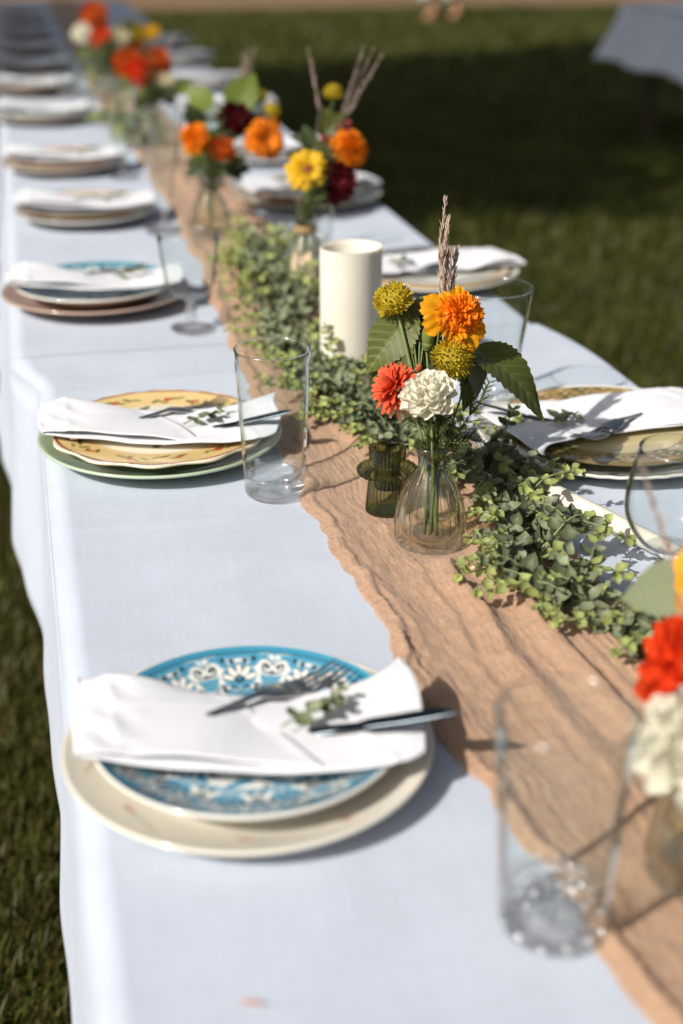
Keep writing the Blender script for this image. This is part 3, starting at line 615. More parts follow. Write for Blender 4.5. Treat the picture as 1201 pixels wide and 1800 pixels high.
# ------------------------------------------------------------------ napkins, cutlery, sprigs
def napkin(loc, rz, s, label, seed, far=False, lift=0.0):
    """a linen napkin folded into a pocket: under layer from the right end to a soft fold at the left, back over as a flap"""
    g = random.Random(seed); j = lambda a: g.uniform(-a, a)
    nv = 8 if far else 34; nl, na, nu_ = (12, 4, 8) if far else (84, 8, 46)
    Rt = [(0.130+j(.004), 0.054+j(.006)), (0.127+j(.004), 0.016), (0.122, -0.03), (0.114+j(.004), -0.070+j(.004))]
    Mt = [(0.05, 0.027+j(.004)), (0.045, 0.0), (0.044, -0.04), (0.04, -0.077)]
    Lt = [(-0.116+j(.003), 0.074+j(.005)), (-0.119, 0.045), (-0.121, 0.010), (-0.119+j(.003), -0.022+j(.005))]
    Dt = [(-0.040+j(.008), 0.050), (-0.004, 0.028), (0.022, -0.022), (0.042+j(.008), -0.073)]
    sp = lambda c: spline(c, nv)
    Rv, Mv, Lv, Dv = sp(Rt), sp(Mt), sp(Lt), sp(Dt)
    def zbase(x, y):
        r = np.hypot(x, y)/0.112; return 0.0345-0.0055*(1-np.clip(r, 0, 1)**2)-0.012*np.clip(r-1.08, 0, 1)**1.2
    rows = []
    for t in np.linspace(0, 1, nl):
        a = (1-t)**2; b = 2*t*(1-t); c = t*t
        Mc = Mv*2-0.5*(Rv+Lv); Pq = a*Rv+b*Mc+c*Lv
        w = 0.0007*np.sin(Pq[:, 0]*85+Pq[:, 1]*40+seed)+0.0007*np.sin(Pq[:, 1]*110-Pq[:, 0]*30+seed*2)
        vv = np.linspace(0, 1, nv); w = w+0.0007*np.exp(-((t-0.035)/0.008)**2)+0.0006*(np.exp(-((vv-0.07)/0.02)**2)+np.exp(-((vv-0.93)/0.02)**2))+0.0009*np.exp(-((Pq[:, 0]-0.07+0.25*Pq[:, 1])/0.0035)**2)
        lift_end = 0.004*sm(0.07, 0.13, Pq[:, 0])*(0.5+0.5*np.sin(Pq[:, 1]*38+seed))
        rows.append(np.c_[Pq, zbase(Pq[:, 0], Pq[:, 1])+np.maximum(w, -0.0005)+lift_end])
    last = rows[-1]
    for t in np.linspace(0.12, 0.88, na):
        q = last.copy(); q[:, 0] -= 0.0022*math.sin(math.pi*t); q[:, 2] += 0.0030*(1-math.cos(math.pi*t))/2; rows.append(q)
    for t in np.linspace(0, 1, nu_):
        Pq = Lv+(Dv-Lv)*t
        w = 0.0008*np.sin(Pq[:, 0]*70-Pq[:, 1]*45+seed*3)+0.0009*np.exp(-((Pq[:, 0]+0.094)/0.004)**2)+0.0007*np.sin(Pq[:, 0]*190+Pq[:, 1]*150+seed)*np.exp(-((Pq[:, 0]+0.10)/0.02)**2)+0.0006*np.exp(-((Pq[:, 1]-0.02+0.1*Pq[:, 0])/0.003)**2)
        puff = 0.0030+0.0046*np.sin(np.pi*min(t*1.1, 1))-0.0022*t**3
        rows.append(np.c_[Pq, zbase(Pq[:, 0], Pq[:, 1])+puff+w])
    V = np.array(rows)
    V = V.reshape(-1, 3)*s; V[:, 2] += lift
    o = link('napkin', mesh('napkin', V, grid_faces(len(rows), nv), M['napkin']))
    md = o.modifiers.new('thickness', 'SOLIDIFY'); md.thickness = 0.0012; md.offset = 0
    o.location = loc; o.rotation_euler = (0, 0, rz)
    # hem line: a narrow ridge near the open end
    return tag(o, label, 'napkin', 'folded white linen napkins on the plates')
def fork(loc, rz, label, parent=None):
    """four tined fork, handle along -x, tines at +x; origin at the neck"""
    root = empty('fork', loc, rz, label, 'fork', 'steel forks tucked into napkins')
    n = 26; t = np.linspace(0, 1, n); x = -0.125+0.155*t
    w = np.interp(t, [0, 0.05, 0.3, 0.7, 0.8, 0.88, 1.0], [0.004, 0.0095, 0.0065, 0.003, 0.0035, 0.0105, 0.0118])
    z = np.interp(t, [0, 0.35, 0.72, 0.82, 0.93, 1.0], [0.001, 0.0015, 0.006, 0.0075, 0.004, 0.001])
    V = []; 
    for i in range(n):
        for k in (-1, -0.4, 0.4, 1): V.append((x[i], w[i]*k, z[i]+0.0012*(1-k*k)))
    o = link('handle', mesh('handle', V, grid_faces(n, 4), M['metal']), root); md = o.modifiers.new('t', 'SOLIDIFY'); md.thickness = 0.0018
    for k in range(4):
        yy = -0.0093+k*0.0062; m = MB()
        m.tube([(0.028, yy, 0.001), (0.045, yy, -0.0012), (0.062, yy*0.97, 0.0005), (0.078, yy*0.95, 0.006)], [0.0017, 0.0016, 0.0014, 0.0007], seg=6); m.build('tine', M['metal'], root)
    return root
def knife(loc, rz, label, tilt=0.0):
    """table knife: blade to +x, handle to -x"""
    root = empty('table_knife', loc, rz, label, 'knife', 'steel knives tucked into napkins'); root.rotation_euler = (0.10, -tilt, rz)
    n = 22; t = np.linspace(0, 1, n); x = 0.072*t
    top = np.interp(t, [0, 0.1, 0.8, 1], [0.004, 0.006, 0.006, -0.003]); bot = np.interp(t, [0, 0.08, 0.5, 0.8, 1], [-0.004, -0.007, -0.0085, -0.008, -0.004])
    V = []
    for i in range(n):
        for (yy, zz) in ((top[i], 0.0009), (0.5*(top[i]+bot[i]), 0.0008), (bot[i], 0.0), (0.5*(top[i]+bot[i]), -0.0008), (top[i], -0.0009)): V.append((x[i], yy, zz))
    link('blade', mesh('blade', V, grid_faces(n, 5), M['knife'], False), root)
    h = MB(); h.tube([(0.004, 0, 0), (-0.02, 0, 0), (-0.06, 0, 0), (-0.10, 0, 0), (-0.112, 0, 0)], [0.0035, 0.0055, 0.0065, 0.0075, 0.004], seg=8)
    for i in range(len(h.v)): h.v[i] = (h.v[i][0], h.v[i][1], h.v[i][2]*0.55)
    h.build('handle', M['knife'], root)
    return root
# eucalyptus leaf meshes shared by garlands and sprigs
def euc_leaf(m, wid, cup, nu=7, nv=5):
    V = []
    for i in range(nu):
        t = i/(nu-1); w = wid*math.sin(math.pi*min(1, t**0.75*0.97+0.02))**0.75*(1-0.25*t) if 0 < i < nu-1 else (0.03 if i == 0 else 0.015)
        for k in range(nv):
            s = k/(nv-1)*2-1; V.append((w*s, t, cup*(s*s*0.5*w/wid-0.45*math.sin(math.pi*t))-0.12*t*t))
    return mesh('eucalyptus_leaf', V, grid_faces(nu, nv), m)
EUC = {k: [euc_leaf(M['euc_'+k], w, c) for w, c in ((0.44, 0.45), (0.50, 0.55), (0.47, 0.38), (0.40, 0.6))] for k in ('dark', 'grey', 'lime')}
def leaf_mtx(p, d, up, s, roll=0.0):
    y = Vector(d).normalized(); x = y.cross(Vector(up)); 
    if x.length < 1e-4: x = y.cross(Vector((1, 0, 0)))
    x.normalize(); z = x.cross(y)
    m = Matrix((x, y, z)).transposed().to_4x4()
    return Matrix.Translation(p) @ m @ Matrix.Rotation(roll, 4, 'Y') @ Matrix.Scale(s, 4)
def branch_leaves(pts, g, size, lime_tip=0.3, dark=0.5, step=0.0125, start=0.1):
    """places of opposite leaf pairs along a stem: (matrix, tone)"""
    out = []; P = [Vector(p) for p in pts]; L = sum((P[i+1]-P[i]).length for i in range(len(P)-1)); n = max(3, int(L/step))
    for k in range(n+1):
        t = start+(1-start)*k/n; f = t*(len(P)-1); i = min(int(f), len(P)-2); p = P[i].lerp(P[i+1], f-i); d = (P[i+1]-P[i]).normalized()
        a = d.cross(Vector((0, 0, 1)));  a = a.normalized() if a.length > 1e-3 else Vector((1, 0, 0)); b = a.cross(d)
        ang = k*1.35+g.uniform(-0.4, 0.4); s = size*(1.1-0.62*t)*g.uniform(0.8, 1.15)
        tone = 'lime' if t > 1-lime_tip*g.uniform(0.5, 1.3) else ('dark' if g.random() < dark else 'grey')
        for sg in (0, math.pi):
            rad = (a*math.cos(ang+sg)+b*math.sin(ang+sg)); dr = (rad*0.95+d*g.uniform(0.35, 0.8)).normalized()
            dr.z *= 0.6; dr.normalize()
            if p.z+dr.z*s < 0.004: dr.z = abs(dr.z)*0.5; dr.normalize()
            out.append((leaf_mtx(p, dr, Vector((0, -0.25, 1)), s, g.uniform(-0.55, 0.55)), tone))
        if k == n: out.append((leaf_mtx(p, d, Vector((0.1, 0, 1)), s*0.9, g.uniform(-1, 1)), tone))
    return out
def sprig(loc, rz, label, seed, size=0.016, length=0.06, tone=None, lift=0.004):
    g = random.Random(seed); root = empty('eucalyptus_sprig', loc, rz, label, 'sprig', 'eucalyptus sprigs laid on the napkins')
    pts = spline([(-length*0.4, 0, 0.001), (0, 0.004, lift), (length*0.35, -0.002, lift*1.6), (length*0.6, 0.008, lift*2.2)], 8)
    s = MB(); s.tube(pts, [0.0009*(1-0.07*i) for i in range(8)], seg=5); s.build('stem', M['euc_stem'], root)
    for m, t in branch_leaves(pts, g, size, 0.2, 0.5, length/5, 0.2): link('leaf', g.choice(EUC[tone or t]), root, m)
    return root

# ------------------------------------------------------------------ place settings
sides = []
LC = [  # left row: x, y, charger(R, colour fn), plate(R, fn), words
 (0.1245, 0.852), (0.129, 1.500), (0.098, 2.157), (0.117, 2.775), (0.098, 3.330), (0.075, 4.13), (0.065, 4.76), (0.07, 5.40), (0.07, 6.05), (0.07, 6.7), (0.08, 7.35), (0.08, 8.0)]
RC = [(0.632, 1.398), (0.645, 2.165), (0.575, 2.840), (0.585, 3.36), (0.60, 4.15), (0.60, 4.75), (0.6, 5.45), (0.6, 6.1)]
NEAR = 'the nearest left setting with the teal plate'
chG = 'charger plates along the table'; plG = 'patterned dinner plates on the chargers'
def setting(x, y, side, words, ch, pl, ndet, seed, chcol, plcol, chR=0.138, plR=0.12, plh=0.030, rfun=None, dense=False, chrf=None, ang=0.0, sprig_tone=None, up=0.0):
    z = T+0.0015; rz = (0 if side < 0 else math.pi)+ang
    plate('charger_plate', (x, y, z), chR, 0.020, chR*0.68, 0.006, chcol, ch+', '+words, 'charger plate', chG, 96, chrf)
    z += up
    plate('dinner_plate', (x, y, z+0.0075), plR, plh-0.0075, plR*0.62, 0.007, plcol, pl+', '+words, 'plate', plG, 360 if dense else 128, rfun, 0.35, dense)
    s = plR/0.112
    napkin((x, y, z+plh-0.030+0.0), rz, min(s, 1.10), 'Folded white linen napkin, '+words, seed, ndet == 0)
    if ndet >= 1:
        c, q = math.cos(rz), math.sin(rz); put = lambda a, b: (x+(a*c-b*q)*min(s, 1.1), y+(a*q+b*c)*min(s, 1.1))
        a, b = put(0.010, 0.022) if side < 0 else put(0.0, 0.020); fork((a, b, z+plh+(0.0015 if side < 0 else 0.004)), rz+(0.40 if side < 0 else 0.22), 'Steel fork with tines showing above the napkin, '+words)
        if ndet >= 2:
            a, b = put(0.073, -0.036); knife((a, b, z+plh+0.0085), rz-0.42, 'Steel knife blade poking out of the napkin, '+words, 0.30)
        a, b = put(0.040, -0.018); sprig((a, b, z+plh+0.0075), rz+0.35, 'Small green eucalyptus sprig lying on the napkin, '+words, seed+5, 0.0155 if sprig_tone is None else 0.021, 0.055, sprig_tone)
cr = (0.78, 0.74, 0.64)
setting(*LC[0], -1, 'at the nearest left place', 'Cream charger plate with faint red brush marks', 'White dinner plate with teal and black scrolls', 2, 1, creammotif, arabesque(0.112, teal), 0.1325, 0.1125, 0.033, dense=True)
setting(*LC[1], -1, 'at the place beside the clear tumbler', 'Sage green charger plate', 'Yellow wavy edged dinner plate with red peppers', 2, 2, plain(c3(160, 178, 146), c3(186, 204, 174), 0.97), peppers, 0.1365, 0.1225, 0.0195, rfun=wavy, dense=True, up=0.0075)
setting(*LC[2], -1, 'at the place beside the short stemmed goblet', 'Tan pink charger plate', 'Teal patterned dinner plate with a pale edge', 1, 3, plain(c3(182, 150, 132), c3(196, 166, 146), 0.97), arabesque(0.12, teal2, N=13), 0.143, 0.122, 0.032)
setting(*LC[3], -1, 'at the left place beside the tall flute', 'White charger plate', 'Cream dinner plate edged in dull gold', 1, 4, plain((0.70, 0.66, 0.60)), plain((0.66, 0.60, 0.50), c3(150, 120, 74), 0.975), 0.135, 0.128, 0.030)
setting(*LC[4], -1, 'at the fifth left place', 'Beige charger plate', 'Cream dinner plate with a peach rim', 1, 5, plain((0.66, 0.56, 0.46)), plain((0.7, 0.64, 0.54), c3(206, 172, 140), 0.93), 0.140, 0.125, 0.030)
setting(*LC[5], -1, 'at the sixth left place', 'Pale sand charger plate', 'Pale mint dinner plate', 0, 6, plain((0.66, 0.54, 0.45)), plain((0.66, 0.72, 0.68)), 0.145, 0.128, 0.030)
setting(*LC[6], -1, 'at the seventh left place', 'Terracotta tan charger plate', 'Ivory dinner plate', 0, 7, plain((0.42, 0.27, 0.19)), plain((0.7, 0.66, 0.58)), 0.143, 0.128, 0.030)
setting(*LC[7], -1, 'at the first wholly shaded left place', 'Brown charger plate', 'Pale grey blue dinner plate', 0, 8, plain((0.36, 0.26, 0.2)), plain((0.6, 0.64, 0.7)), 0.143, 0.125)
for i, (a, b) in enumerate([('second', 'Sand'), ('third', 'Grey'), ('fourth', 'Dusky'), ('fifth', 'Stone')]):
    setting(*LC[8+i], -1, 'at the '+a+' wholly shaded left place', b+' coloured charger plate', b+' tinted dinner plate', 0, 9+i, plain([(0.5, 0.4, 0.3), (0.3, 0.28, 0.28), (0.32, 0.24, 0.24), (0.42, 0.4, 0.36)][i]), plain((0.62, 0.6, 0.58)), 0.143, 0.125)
emboss = lambda t, r, z: r*(1+0.006*np.cos(40*t)*np.clip((r-0.11)/0.03, 0, 1))
setting(*RC[0], 1, 'at the nearest right place behind the garland', 'Glossy cream charger plate with a fluted rim', 'Dinner plate ringed with ochre leaf beads', 2, 21, plain((0.76, 0.74, 0.66)), mosaic, 0.150, 0.126, 0.0195, dense=True, chrf=emboss, ang=0.30, sprig_tone='grey', up=0.006)
setting(*RC[1], 1, 'at the right place beyond the pillar candle', 'Cream charger plate with a wide rim', 'Yellow rimmed dinner plate with peach dots', 1, 22, plain((0.74, 0.70, 0.60)), dots, 0.140, 0.125, 0.021, ang=0.25)
setting(*RC[2], 1, 'at the right place behind the yellow zinnia', 'Straw coloured charger plate', 'Tan dinner plate with a pale well', 1, 23, plain((0.6, 0.5, 0.34)), plain((0.7, 0.66, 0.56), c3(170, 130, 84), 0.9), 0.150, 0.130, 0.032, ang=0.2)
setting(*RC[3], 1, 'at the right place behind the orange cosmos', 'White charger plate', 'Pinkish white dinner plate', 0, 24, plain((0.74, 0.72, 0.70)), plain((0.74, 0.66, 0.62)), 0.142, 0.126, ang=0.2)
for i, (a, b) in enumerate([('fifth', 'Cream'), ('sixth', 'Ivory'), ('seventh', 'Grey'), ('eighth', 'Ashen')]):
    setting(*RC[4+i], 1, 'at the '+a+' right place from the camera', b+' charger plate', b+' plain dinner plate', 0, 25+i, plain((0.7, 0.67, 0.6)), plain((0.72, 0.7, 0.66)), 0.142, 0.126, ang=0.1*i)

# ------------------------------------------------------------------ glassware
def vessel(name, loc, prof_out, prof_in, solid_below, label, cat, group, seg=64, solid=None, rfun=None, wallmat=None):
    """drinking glass: outside profile bottom->rim, inside rim->floor; faces below solid_below refract as solid glass"""
    pr = prof_out+prof_in; V, F = lathe(pr, seg, rfun)
    zc = V[F][:, :, 2].mean(1); zmax = max(p[1] for p in pr)
    rc = np.hypot(V[F][:, :, 0], V[F][:, :, 1]).mean(1); mi = np.where(zc < solid_below, 1, 0)
    mi = np.where((zc > zmax-0.0012) | ((zc < 0.004) & (rc > 0.02)), 2, mi)
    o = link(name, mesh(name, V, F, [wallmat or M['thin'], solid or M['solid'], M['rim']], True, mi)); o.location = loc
    return tag(o, label, cat, group)
def tumbler(name, loc, rb, rt, h, base, label, seg=64, solid=None, group='clear straight tumblers', facets=0):
    w = 0.0014; o = [(0.0005, 0.0008), (rb*0.55, 0.0012), (rb*0.86, 0.0), (rb*0.97, 0.002)]
    o += [(rb+(rt-rb)*t, 0.005+(h-0.005)*t) for t in np.linspace(0, 1, 14)]
    i = [(rt-w*0.3, h+0.0009), (rt-w*0.8, h+0.0009), (rt-w*1.1, h)]+[(rb+(rt-rb)*t-w*1.2, 0.005+(h-0.005)*t) for t in np.linspace(0.95, 0.22, 10)]
    i += [(rb*0.93-w, base+0.006), (rb*0.80, base+0.0015), (rb*0.5, base), (0.0005, base+0.0006)]
    rf = None
    ring = MB(); rr_ = rb*0.90; ring.tube([(rr_*math.cos(a), rr_*math.sin(a), base+0.0045) for a in np.linspace(0, 2*math.pi, 40)], 0.0009, seg=6, caps=False)
    if facets: rf = lambda t, r, z: r*(1+0.018*np.abs(np.cos(facets*t/2))*(z < 0.035)*(r > 0.02))
    v_ = vessel(name, loc, o, i, base+0.012, label, 'glass', group, seg, solid, rf); ring.build('bright_floor_ring', M['rim'], v_); return v_  # ring added to imitate the bright ring of light in the thick base
tumbler('tumbler', (0.2315, 1.338, T+0.002), 0.0315, 0.0392, 0.158, 0.017, 'Clear straight tumbler standing at the runner edge beside the pepper plate')
tumbler('tumbler', (0.276, 0.634, T+0.004), 0.0325, 0.0412, 0.150, 0.018, 'Blurred heavy based tumbler standing in front, on the runner edge', solid=M['rough_base'], facets=16, seg=128)
ft = SC.objects[-1] if False else bpy.data.objects['tumbler.001']
k = MB()
for i in range(13):
    a = 0.3+i*2*math.pi/13; k.ball((0.0312*math.cos(a), 0.0312*math.sin(a), 0.006+0.002*math.sin(i*2.1)), 0.0030, u=10, v=8)
for i in range(9):
    a = i*2.39996; q = 0.006+0.018*math.sqrt(i/9); k.ball((q*math.cos(a), q*math.sin(a), 0.0185), 0.0030, u=10, v=8, sc=(1, 1, .7))
k.build('glint_beads', M['glint_bead'], ft)['kind'] = 'stuff'  # mirror beads added in place of sun glints from the glass base
tumbler('tumbler', (0.532, 1.540, T+0.002), 0.030, 0.0500, 0.152, 0.012, 'Wide flared tumbler behind the marigold bouquet')
tumbler('tumbler', (0.502, 2.42, T+0.002), 0.028, 0.0345, 0.125, 0.012, 'Small clear tumbler behind the pillar candle and burgundy dahlia')
tumbler('tumbler', (0.165, 4.60, T+0.002), 0.03, 0.038, 0.13, 0.014, 'Far left tumbler glinting beside the sixth napkin')
tumbler('tumbler', (0.43, 3.05, T+0.002), 0.03, 0.037, 0.14, 0.014, 'Tumbler glinting behind the amber marigold and burgundy dahlia')
tumbler('tumbler', (0.33, 3.30, T+0.002), 0.03, 0.037, 0.13, 0.014, 'Tumbler on the runner in front of the scarlet bouquet')
def stemmed(name, loc, foot, stem, knob, bowl, h, label, group, wall=0.0011):
    """bowl: [(r,z)...] outside from stem top to rim"""
    o = [(0.0005, 0.0006), (foot*0.6, 0.0004), (foot, 0.0008), (foot, 0.0018), (foot*0.6, 0.0035), (foot*0.25, 0.007)]
    z0 = bowl[0][1]
    if knob:
        o += [(0.0048, 0.011), (0.0095, 0.0165), (0.0055, 0.022), (0.0105, 0.028), (0.0060, 0.0345)]
    else: o += [(stem*1.3, 0.012), (stem, 0.02), (stem, z0-0.006)]
    o += [(max(stem*1.4, 0.006), z0-0.002)]
    b = spline(bowl, 18); o += [tuple(p) for p in b]
    i = [(b[-1][0]-wall*0.5, h+0.0006)]+[(max(0.0005, p[0]-wall*(1.3 if k > 2 else 2)), p[1]+(0.003 if k < 3 else 0)) for k, p in reversed(list(enumerate(b)))]
    i += [(0.0005, b[0][1]+0.004)]
    return vessel(name, loc, o, i, z0+0.006, label, 'glass', group, 64)
stemmed('goblet', (0.2235, 1.972, T+0.001), 0.031, 0.006, True, [(0.006, 0.042), (0.024, 0.050), (0.0345, 0.064), (0.038, 0.085), (0.0455, 0.140)], 0.140, 'Short stemmed goblet with a beaded stem beside the tan charger', 'stemmed glasses')
stemmed('wine_glass', (0.524, 1.012, T+0.001), 0.034, 0.0042, False, [(0.005, 0.052), (0.026, 0.062), (0.040, 0.085), (0.0415, 0.108), (0.034, 0.150)], 0.150, 'Round bowled wine glass standing near the lying taper candle', 'stemmed glasses')
stemmed('flute', (0.2555, 2.633, T+0.001), 0.038, 0.005, False, [(0.006, 0.030), (0.012, 0.050), (0.022, 0.10), (0.036, 0.16), (0.050, 0.215)], 0.215, 'Tall flaring flute behind the gold edged plate', 'stemmed glasses')
stemmed('wine_glass', (0.20, 4.05, T+0.001), 0.034, 0.0042, False, [(0.005, 0.06), (0.026, 0.07), (0.038, 0.095), (0.038, 0.12), (0.032, 0.16)], 0.160, 'Far wine glass at the left edge of the runner before the scarlet flowers', 'stemmed glasses')

stemmed('flute', (0.225, 3.20, T+0.001), 0.036, 0.005, False, [(0.006, 0.030), (0.012, 0.050), (0.022, 0.10), (0.034, 0.16), (0.045, 0.205)], 0.205, 'Tall flaring flute beside the fifth left plate', 'stemmed glasses')
stemmed('goblet', (0.48, 3.42, T+0.001), 0.031, 0.006, True, [(0.006, 0.042), (0.024, 0.050), (0.0345, 0.064), (0.038, 0.085), (0.0455, 0.140)], 0.140, 'Goblet glinting at the right edge of the runner behind the cosmos', 'stemmed glasses')
# ribbed bud vases
def bud_vase(loc, s, label, ribs=24, water=0.5):
    root = empty('bud_vase', loc, 0, label, 'vase', 'clear ribbed bud vases')
    out = spline([(0.0285, 0.0), (0.0325, 0.003), (0.0340, 0.012), (0.0335, 0.026), (0.0300, 0.046), (0.0225, 0.064), (0.0145, 0.076), (0.0128, 0.084), (0.0135, 0.092), (0.0170, 0.100)], 40)
    inn = spline([(0.0155, 0.100), (0.0120, 0.092), (0.0112, 0.084), (0.0125, 0.076), (0.0200, 0.063), (0.0272, 0.045), (0.0305, 0.026), (0.0300, 0.014), (0.022, 0.009), (0.0005, 0.008)], 30)
    def rf(t, r, z): 
        k = np.clip((0.080-z)/0.02, 0, 1)*np.clip((r-0.006)/0.006, 0, 1)*(np.arange(r.shape[1])[None, :] < 44); return r*(1+0.07*k*(np.abs(np.cos(ribs*t/2))**0.7-0.6))
    po = [(0.0005, 0.002), (0.02, 0.0015)]+[tuple(p) for p in out]+[(0.0164, 0.1012)]
    V, F = lathe([(r*s, z*s) for r, z in po+[tuple(p) for p in inn]], ribs*8, lambda t, r, z: rf(t, r/s, z/s)*s)
    zc = V[F][:, :, 2].mean(1)/s; link('vase_body', mesh('vase_body', V, F, [M['rib'], M['solid'], M['rim']], True, np.where(zc < 0.0085, 1, np.where(zc > 0.0998, 2, 0))), root)
    fb = MB()
    for i in range(11):
        a = i*2*math.pi/11+0.2; fb.ball((0.0305*s*math.cos(a), 0.0305*s*math.sin(a), 0.0045*s), 0.0022*s, u=10, v=8)
    fb.build('glint_beads', M['rim'], root)['kind'] = 'stuff'  # small beads added so the vase foot sparkles
    return root
VZ = T+0.0045
bud_vase((0.355, 1.178, VZ), 1.0, 'Clear ribbed bud vase holding the orange marigold, on the runner beside the olive holder')
bud_vase((0.430, 2.154, VZ), 1.12, 'Clear bud vase with twine round its neck, beside the pillar candle')
bud_vase((0.333, 2.551, VZ), 1.1, 'Clear bud vase under the burgundy and cosmos bouquet')
bud_vase((0.322, 3.55, VZ), 1.1, 'Clear bud vase under the scarlet and orange bouquet')
bud_vase((0.27, 4.42, VZ), 1.1, 'Clear bud vase farthest along, under orange and cream flowers')
bud_vase((0.383, 0.655, VZ), 1.0, 'Blurred bud vase cut by the right edge, in front')
tw = MB()
for k in range(5): tw.tube([(0.0165*math.cos(a), 0.0165*math.sin(a), k*0.0022+0.0008*math.sin(a*3+k)) for a in np.linspace(0, 6.28, 22)], 0.0013, seg=5)
tw.tube(spline([(0.016, -0.004, 0.004), (0.026, -0.012, -0.004), (0.030, -0.014, -0.02)], 6), 0.0012, seg=5)
t_ = tw.build('twine', M['twine']); t_.location = (0.430, 2.154, VZ+0.090); tag(t_, 'Jute twine wrapped round the neck of the second bud vase', 'twine')
# dried husk leaning against the second vase
hk = MB()
for k in range(7):
    a = -0.6+k*0.2; hk.tube(spline([(0.012*math.sin(a*2), 0, 0.062+0.004*math.cos(k)), (0.018*math.sin(a*1.6), -0.01, 0.03), (0.032*math.sin(a), -0.016-0.003*k % 2, 0.003)], 7), [0.002, 0.0045, 0.006, 0.006, 0.005, 0.004, 0.002], seg=6)
h_ = hk.build('dried_husk', M['cut']); h_.location = (0.418, 2.118, T+0.004); tag(h_, 'Pale dried husk bundle leaning on the second bud vase', 'dried husk')

# olive glass taper holder
root = tag(empty('candle_holder', (0.334, 1.262, VZ)), 'Olive smoked glass fluted candle holder with a wide collar, left of the ribbed vase', 'candle holder')
po = [(0.0005, 0.002), (0.016, 0.0015), (0.0195, 0.0), (0.0205, 0.002), (0.0198, 0.014), (0.0186, 0.028), (0.0176, 0.037), (0.0185, 0.0385), (0.0255, 0.0405), (0.0285, 0.0440), (0.0275, 0.0475), (0.0215, 0.0500), (0.0180, 0.0520), (0.0172, 0.056), (0.0176, 0.066), (0.0178, 0.0685)]
pi_ = [(0.0168, 0.0692), (0.0150, 0.0688), (0.0140, 0.060), (0.0135, 0.050), (0.0135, 0.034), (0.0130, 0.026), (0.0005, 0.025)]
A = spline(po, 60); B = spline(pi_, 20)
V, F = lathe([tuple(p) for p in A]+[tuple(p) for p in B], 28*8, lambda t, r, z: r*(1+(0.07*np.abs(np.cos(14*t))+0.03*(r > 0.021)*np.cos(28*t))*(np.arange(r.shape[1])[None, :] < 62)*np.clip((r-0.0115)/0.004, 0, 1)))
link('holder_body', mesh('holder_body', V, F, M['smoke']), root)

# candles
root = tag(empty('pillar_candle', (0.398, 1.700, T+0.003)), 'Tall ivory pillar candle with a hollow top standing in the greenery', 'candle')
pr = spline([(0.0005, 0), (0.037, 0.0), (0.0392, 0.003), (0.0394, 0.09), (0.0398, 0.176), (0.0390, 0.180), (0.0365, 0.1808), (0.0340, 0.178), (0.0320, 0.165), (0.0300, 0.155), (0.016, 0.153), (0.0005, 0.1535)], 60)
V, F = lathe([(p[0], p[1]*0.935) for p in pr], 72, lambda t, r, z: r*(1+0.006*np.sin(3*t+z*8)+0.004*np.sin(5*t+1)*(z > 0.15)))
link('wax_body', mesh('wax_body', V, F, M['wax']), root)
w_ = MB(); w_.tube([(0, 0, 0.142), (0.001, 0, 0.148), (0.003, 0.001, 0.154)], 0.0012); w_.build('wick', M['wick'], root)
# lying taper
root = tag(empty('taper_candle', (0.497, 1.278, T+0.012)), 'Ivory taper candle lying on the white cloth between garland and wine glass', 'candle')
d = Vector((0.585, 1.045, 0))-Vector((0.497, 1.278, 0)); m_ = MB()
m_.tube([d*t for t in np.linspace(-0.02, 1.0, 16)], [0.0100+0.0008*math.cos(t*3) for t in np.linspace(0, 1, 16)], seg=20); m_.build('wax_body', M['wax'], root)
m_ = MB(); m_.tube([d*-0.02, d*-0.05], 0.001); m_.build('wick', M['wick'], root)

# ------------------------------------------------------------------ garlands
def garland(label, path, seed, nbr, size, spread, height, nmax=300, lime=0.35, dark=0.5, blen=(0.05, 0.10)):
    g = random.Random(seed); base = path[0]
    root = empty('eucalyptus_garland', (base[0], base[1], T+0.005), 0, label, 'garland', 'eucalyptus garlands along the runner')
    P = spline([(p[0]-base[0], p[1]-base[1], 0.008) for p in path], 30)
    st = MB(); st.tube(P, 0.0016, seg=6); leaves = []
    for b in range(nbr):
        t = (b+g.uniform(0, 0.8))/nbr; i = min(28, int(t*29)); p = Vector(P[i]); d = (Vector(P[i+1])-Vector(P[max(0, i-1)])).normalized()
        side = -1 if b % 2 else 1; n = Vector((-d.y, d.x, 0)); L = g.uniform(*blen); a = g.uniform(0.2, 1.15)
        dr = (n*side*math.sin(a)*spread+d*math.cos(a)*g.choice((1, 1, -0.6))).normalized(); hz = g.uniform(0.15, 1.0)*height
        q = spline([p, p+dr*L*0.5+Vector((0, 0, hz*0.8)), p+dr*L+Vector((g.uniform(-.01, .01), g.uniform(-.01, .01), max(0.006, hz*g.uniform(0.4, 1.1))))], 8)
        if g.random() < 0.07:
            pl = MB(); pl.tube(q, [0.0013*(1-0.08*k) for k in range(8)], seg=5); pl.build('stem', M['plastic_stem'], root)['label'] = 'bright green plastic stem'
        else: st.tube(q, [0.0013*(1-0.08*k) for k in range(8)], seg=5)
        leaves += branch_leaves(q, g, size, lime, dark, 0.0115)
    st.build('stem', M['euc_stem'], root)
    g.shuffle(leaves)
    for m, t in leaves[:nmax]: link('leaf', g.choice(EUC[t]), root, m)
    if len(leaves) > nmax:
        k = MB()
        for m, t in leaves[nmax:]:
            me = g.choice(EUC[t]); V = np.array([v.co for v in me.vertices]); k.add(xform(V, m), [tuple(p.vertices) for p in me.polygons], ('dark', 'grey', 'lime').index(t))
        o = k.build('leaf_mass', [M['euc_dark'], M['euc_grey'], M['euc_lime']], root); o['kind'] = 'stuff'
    return root
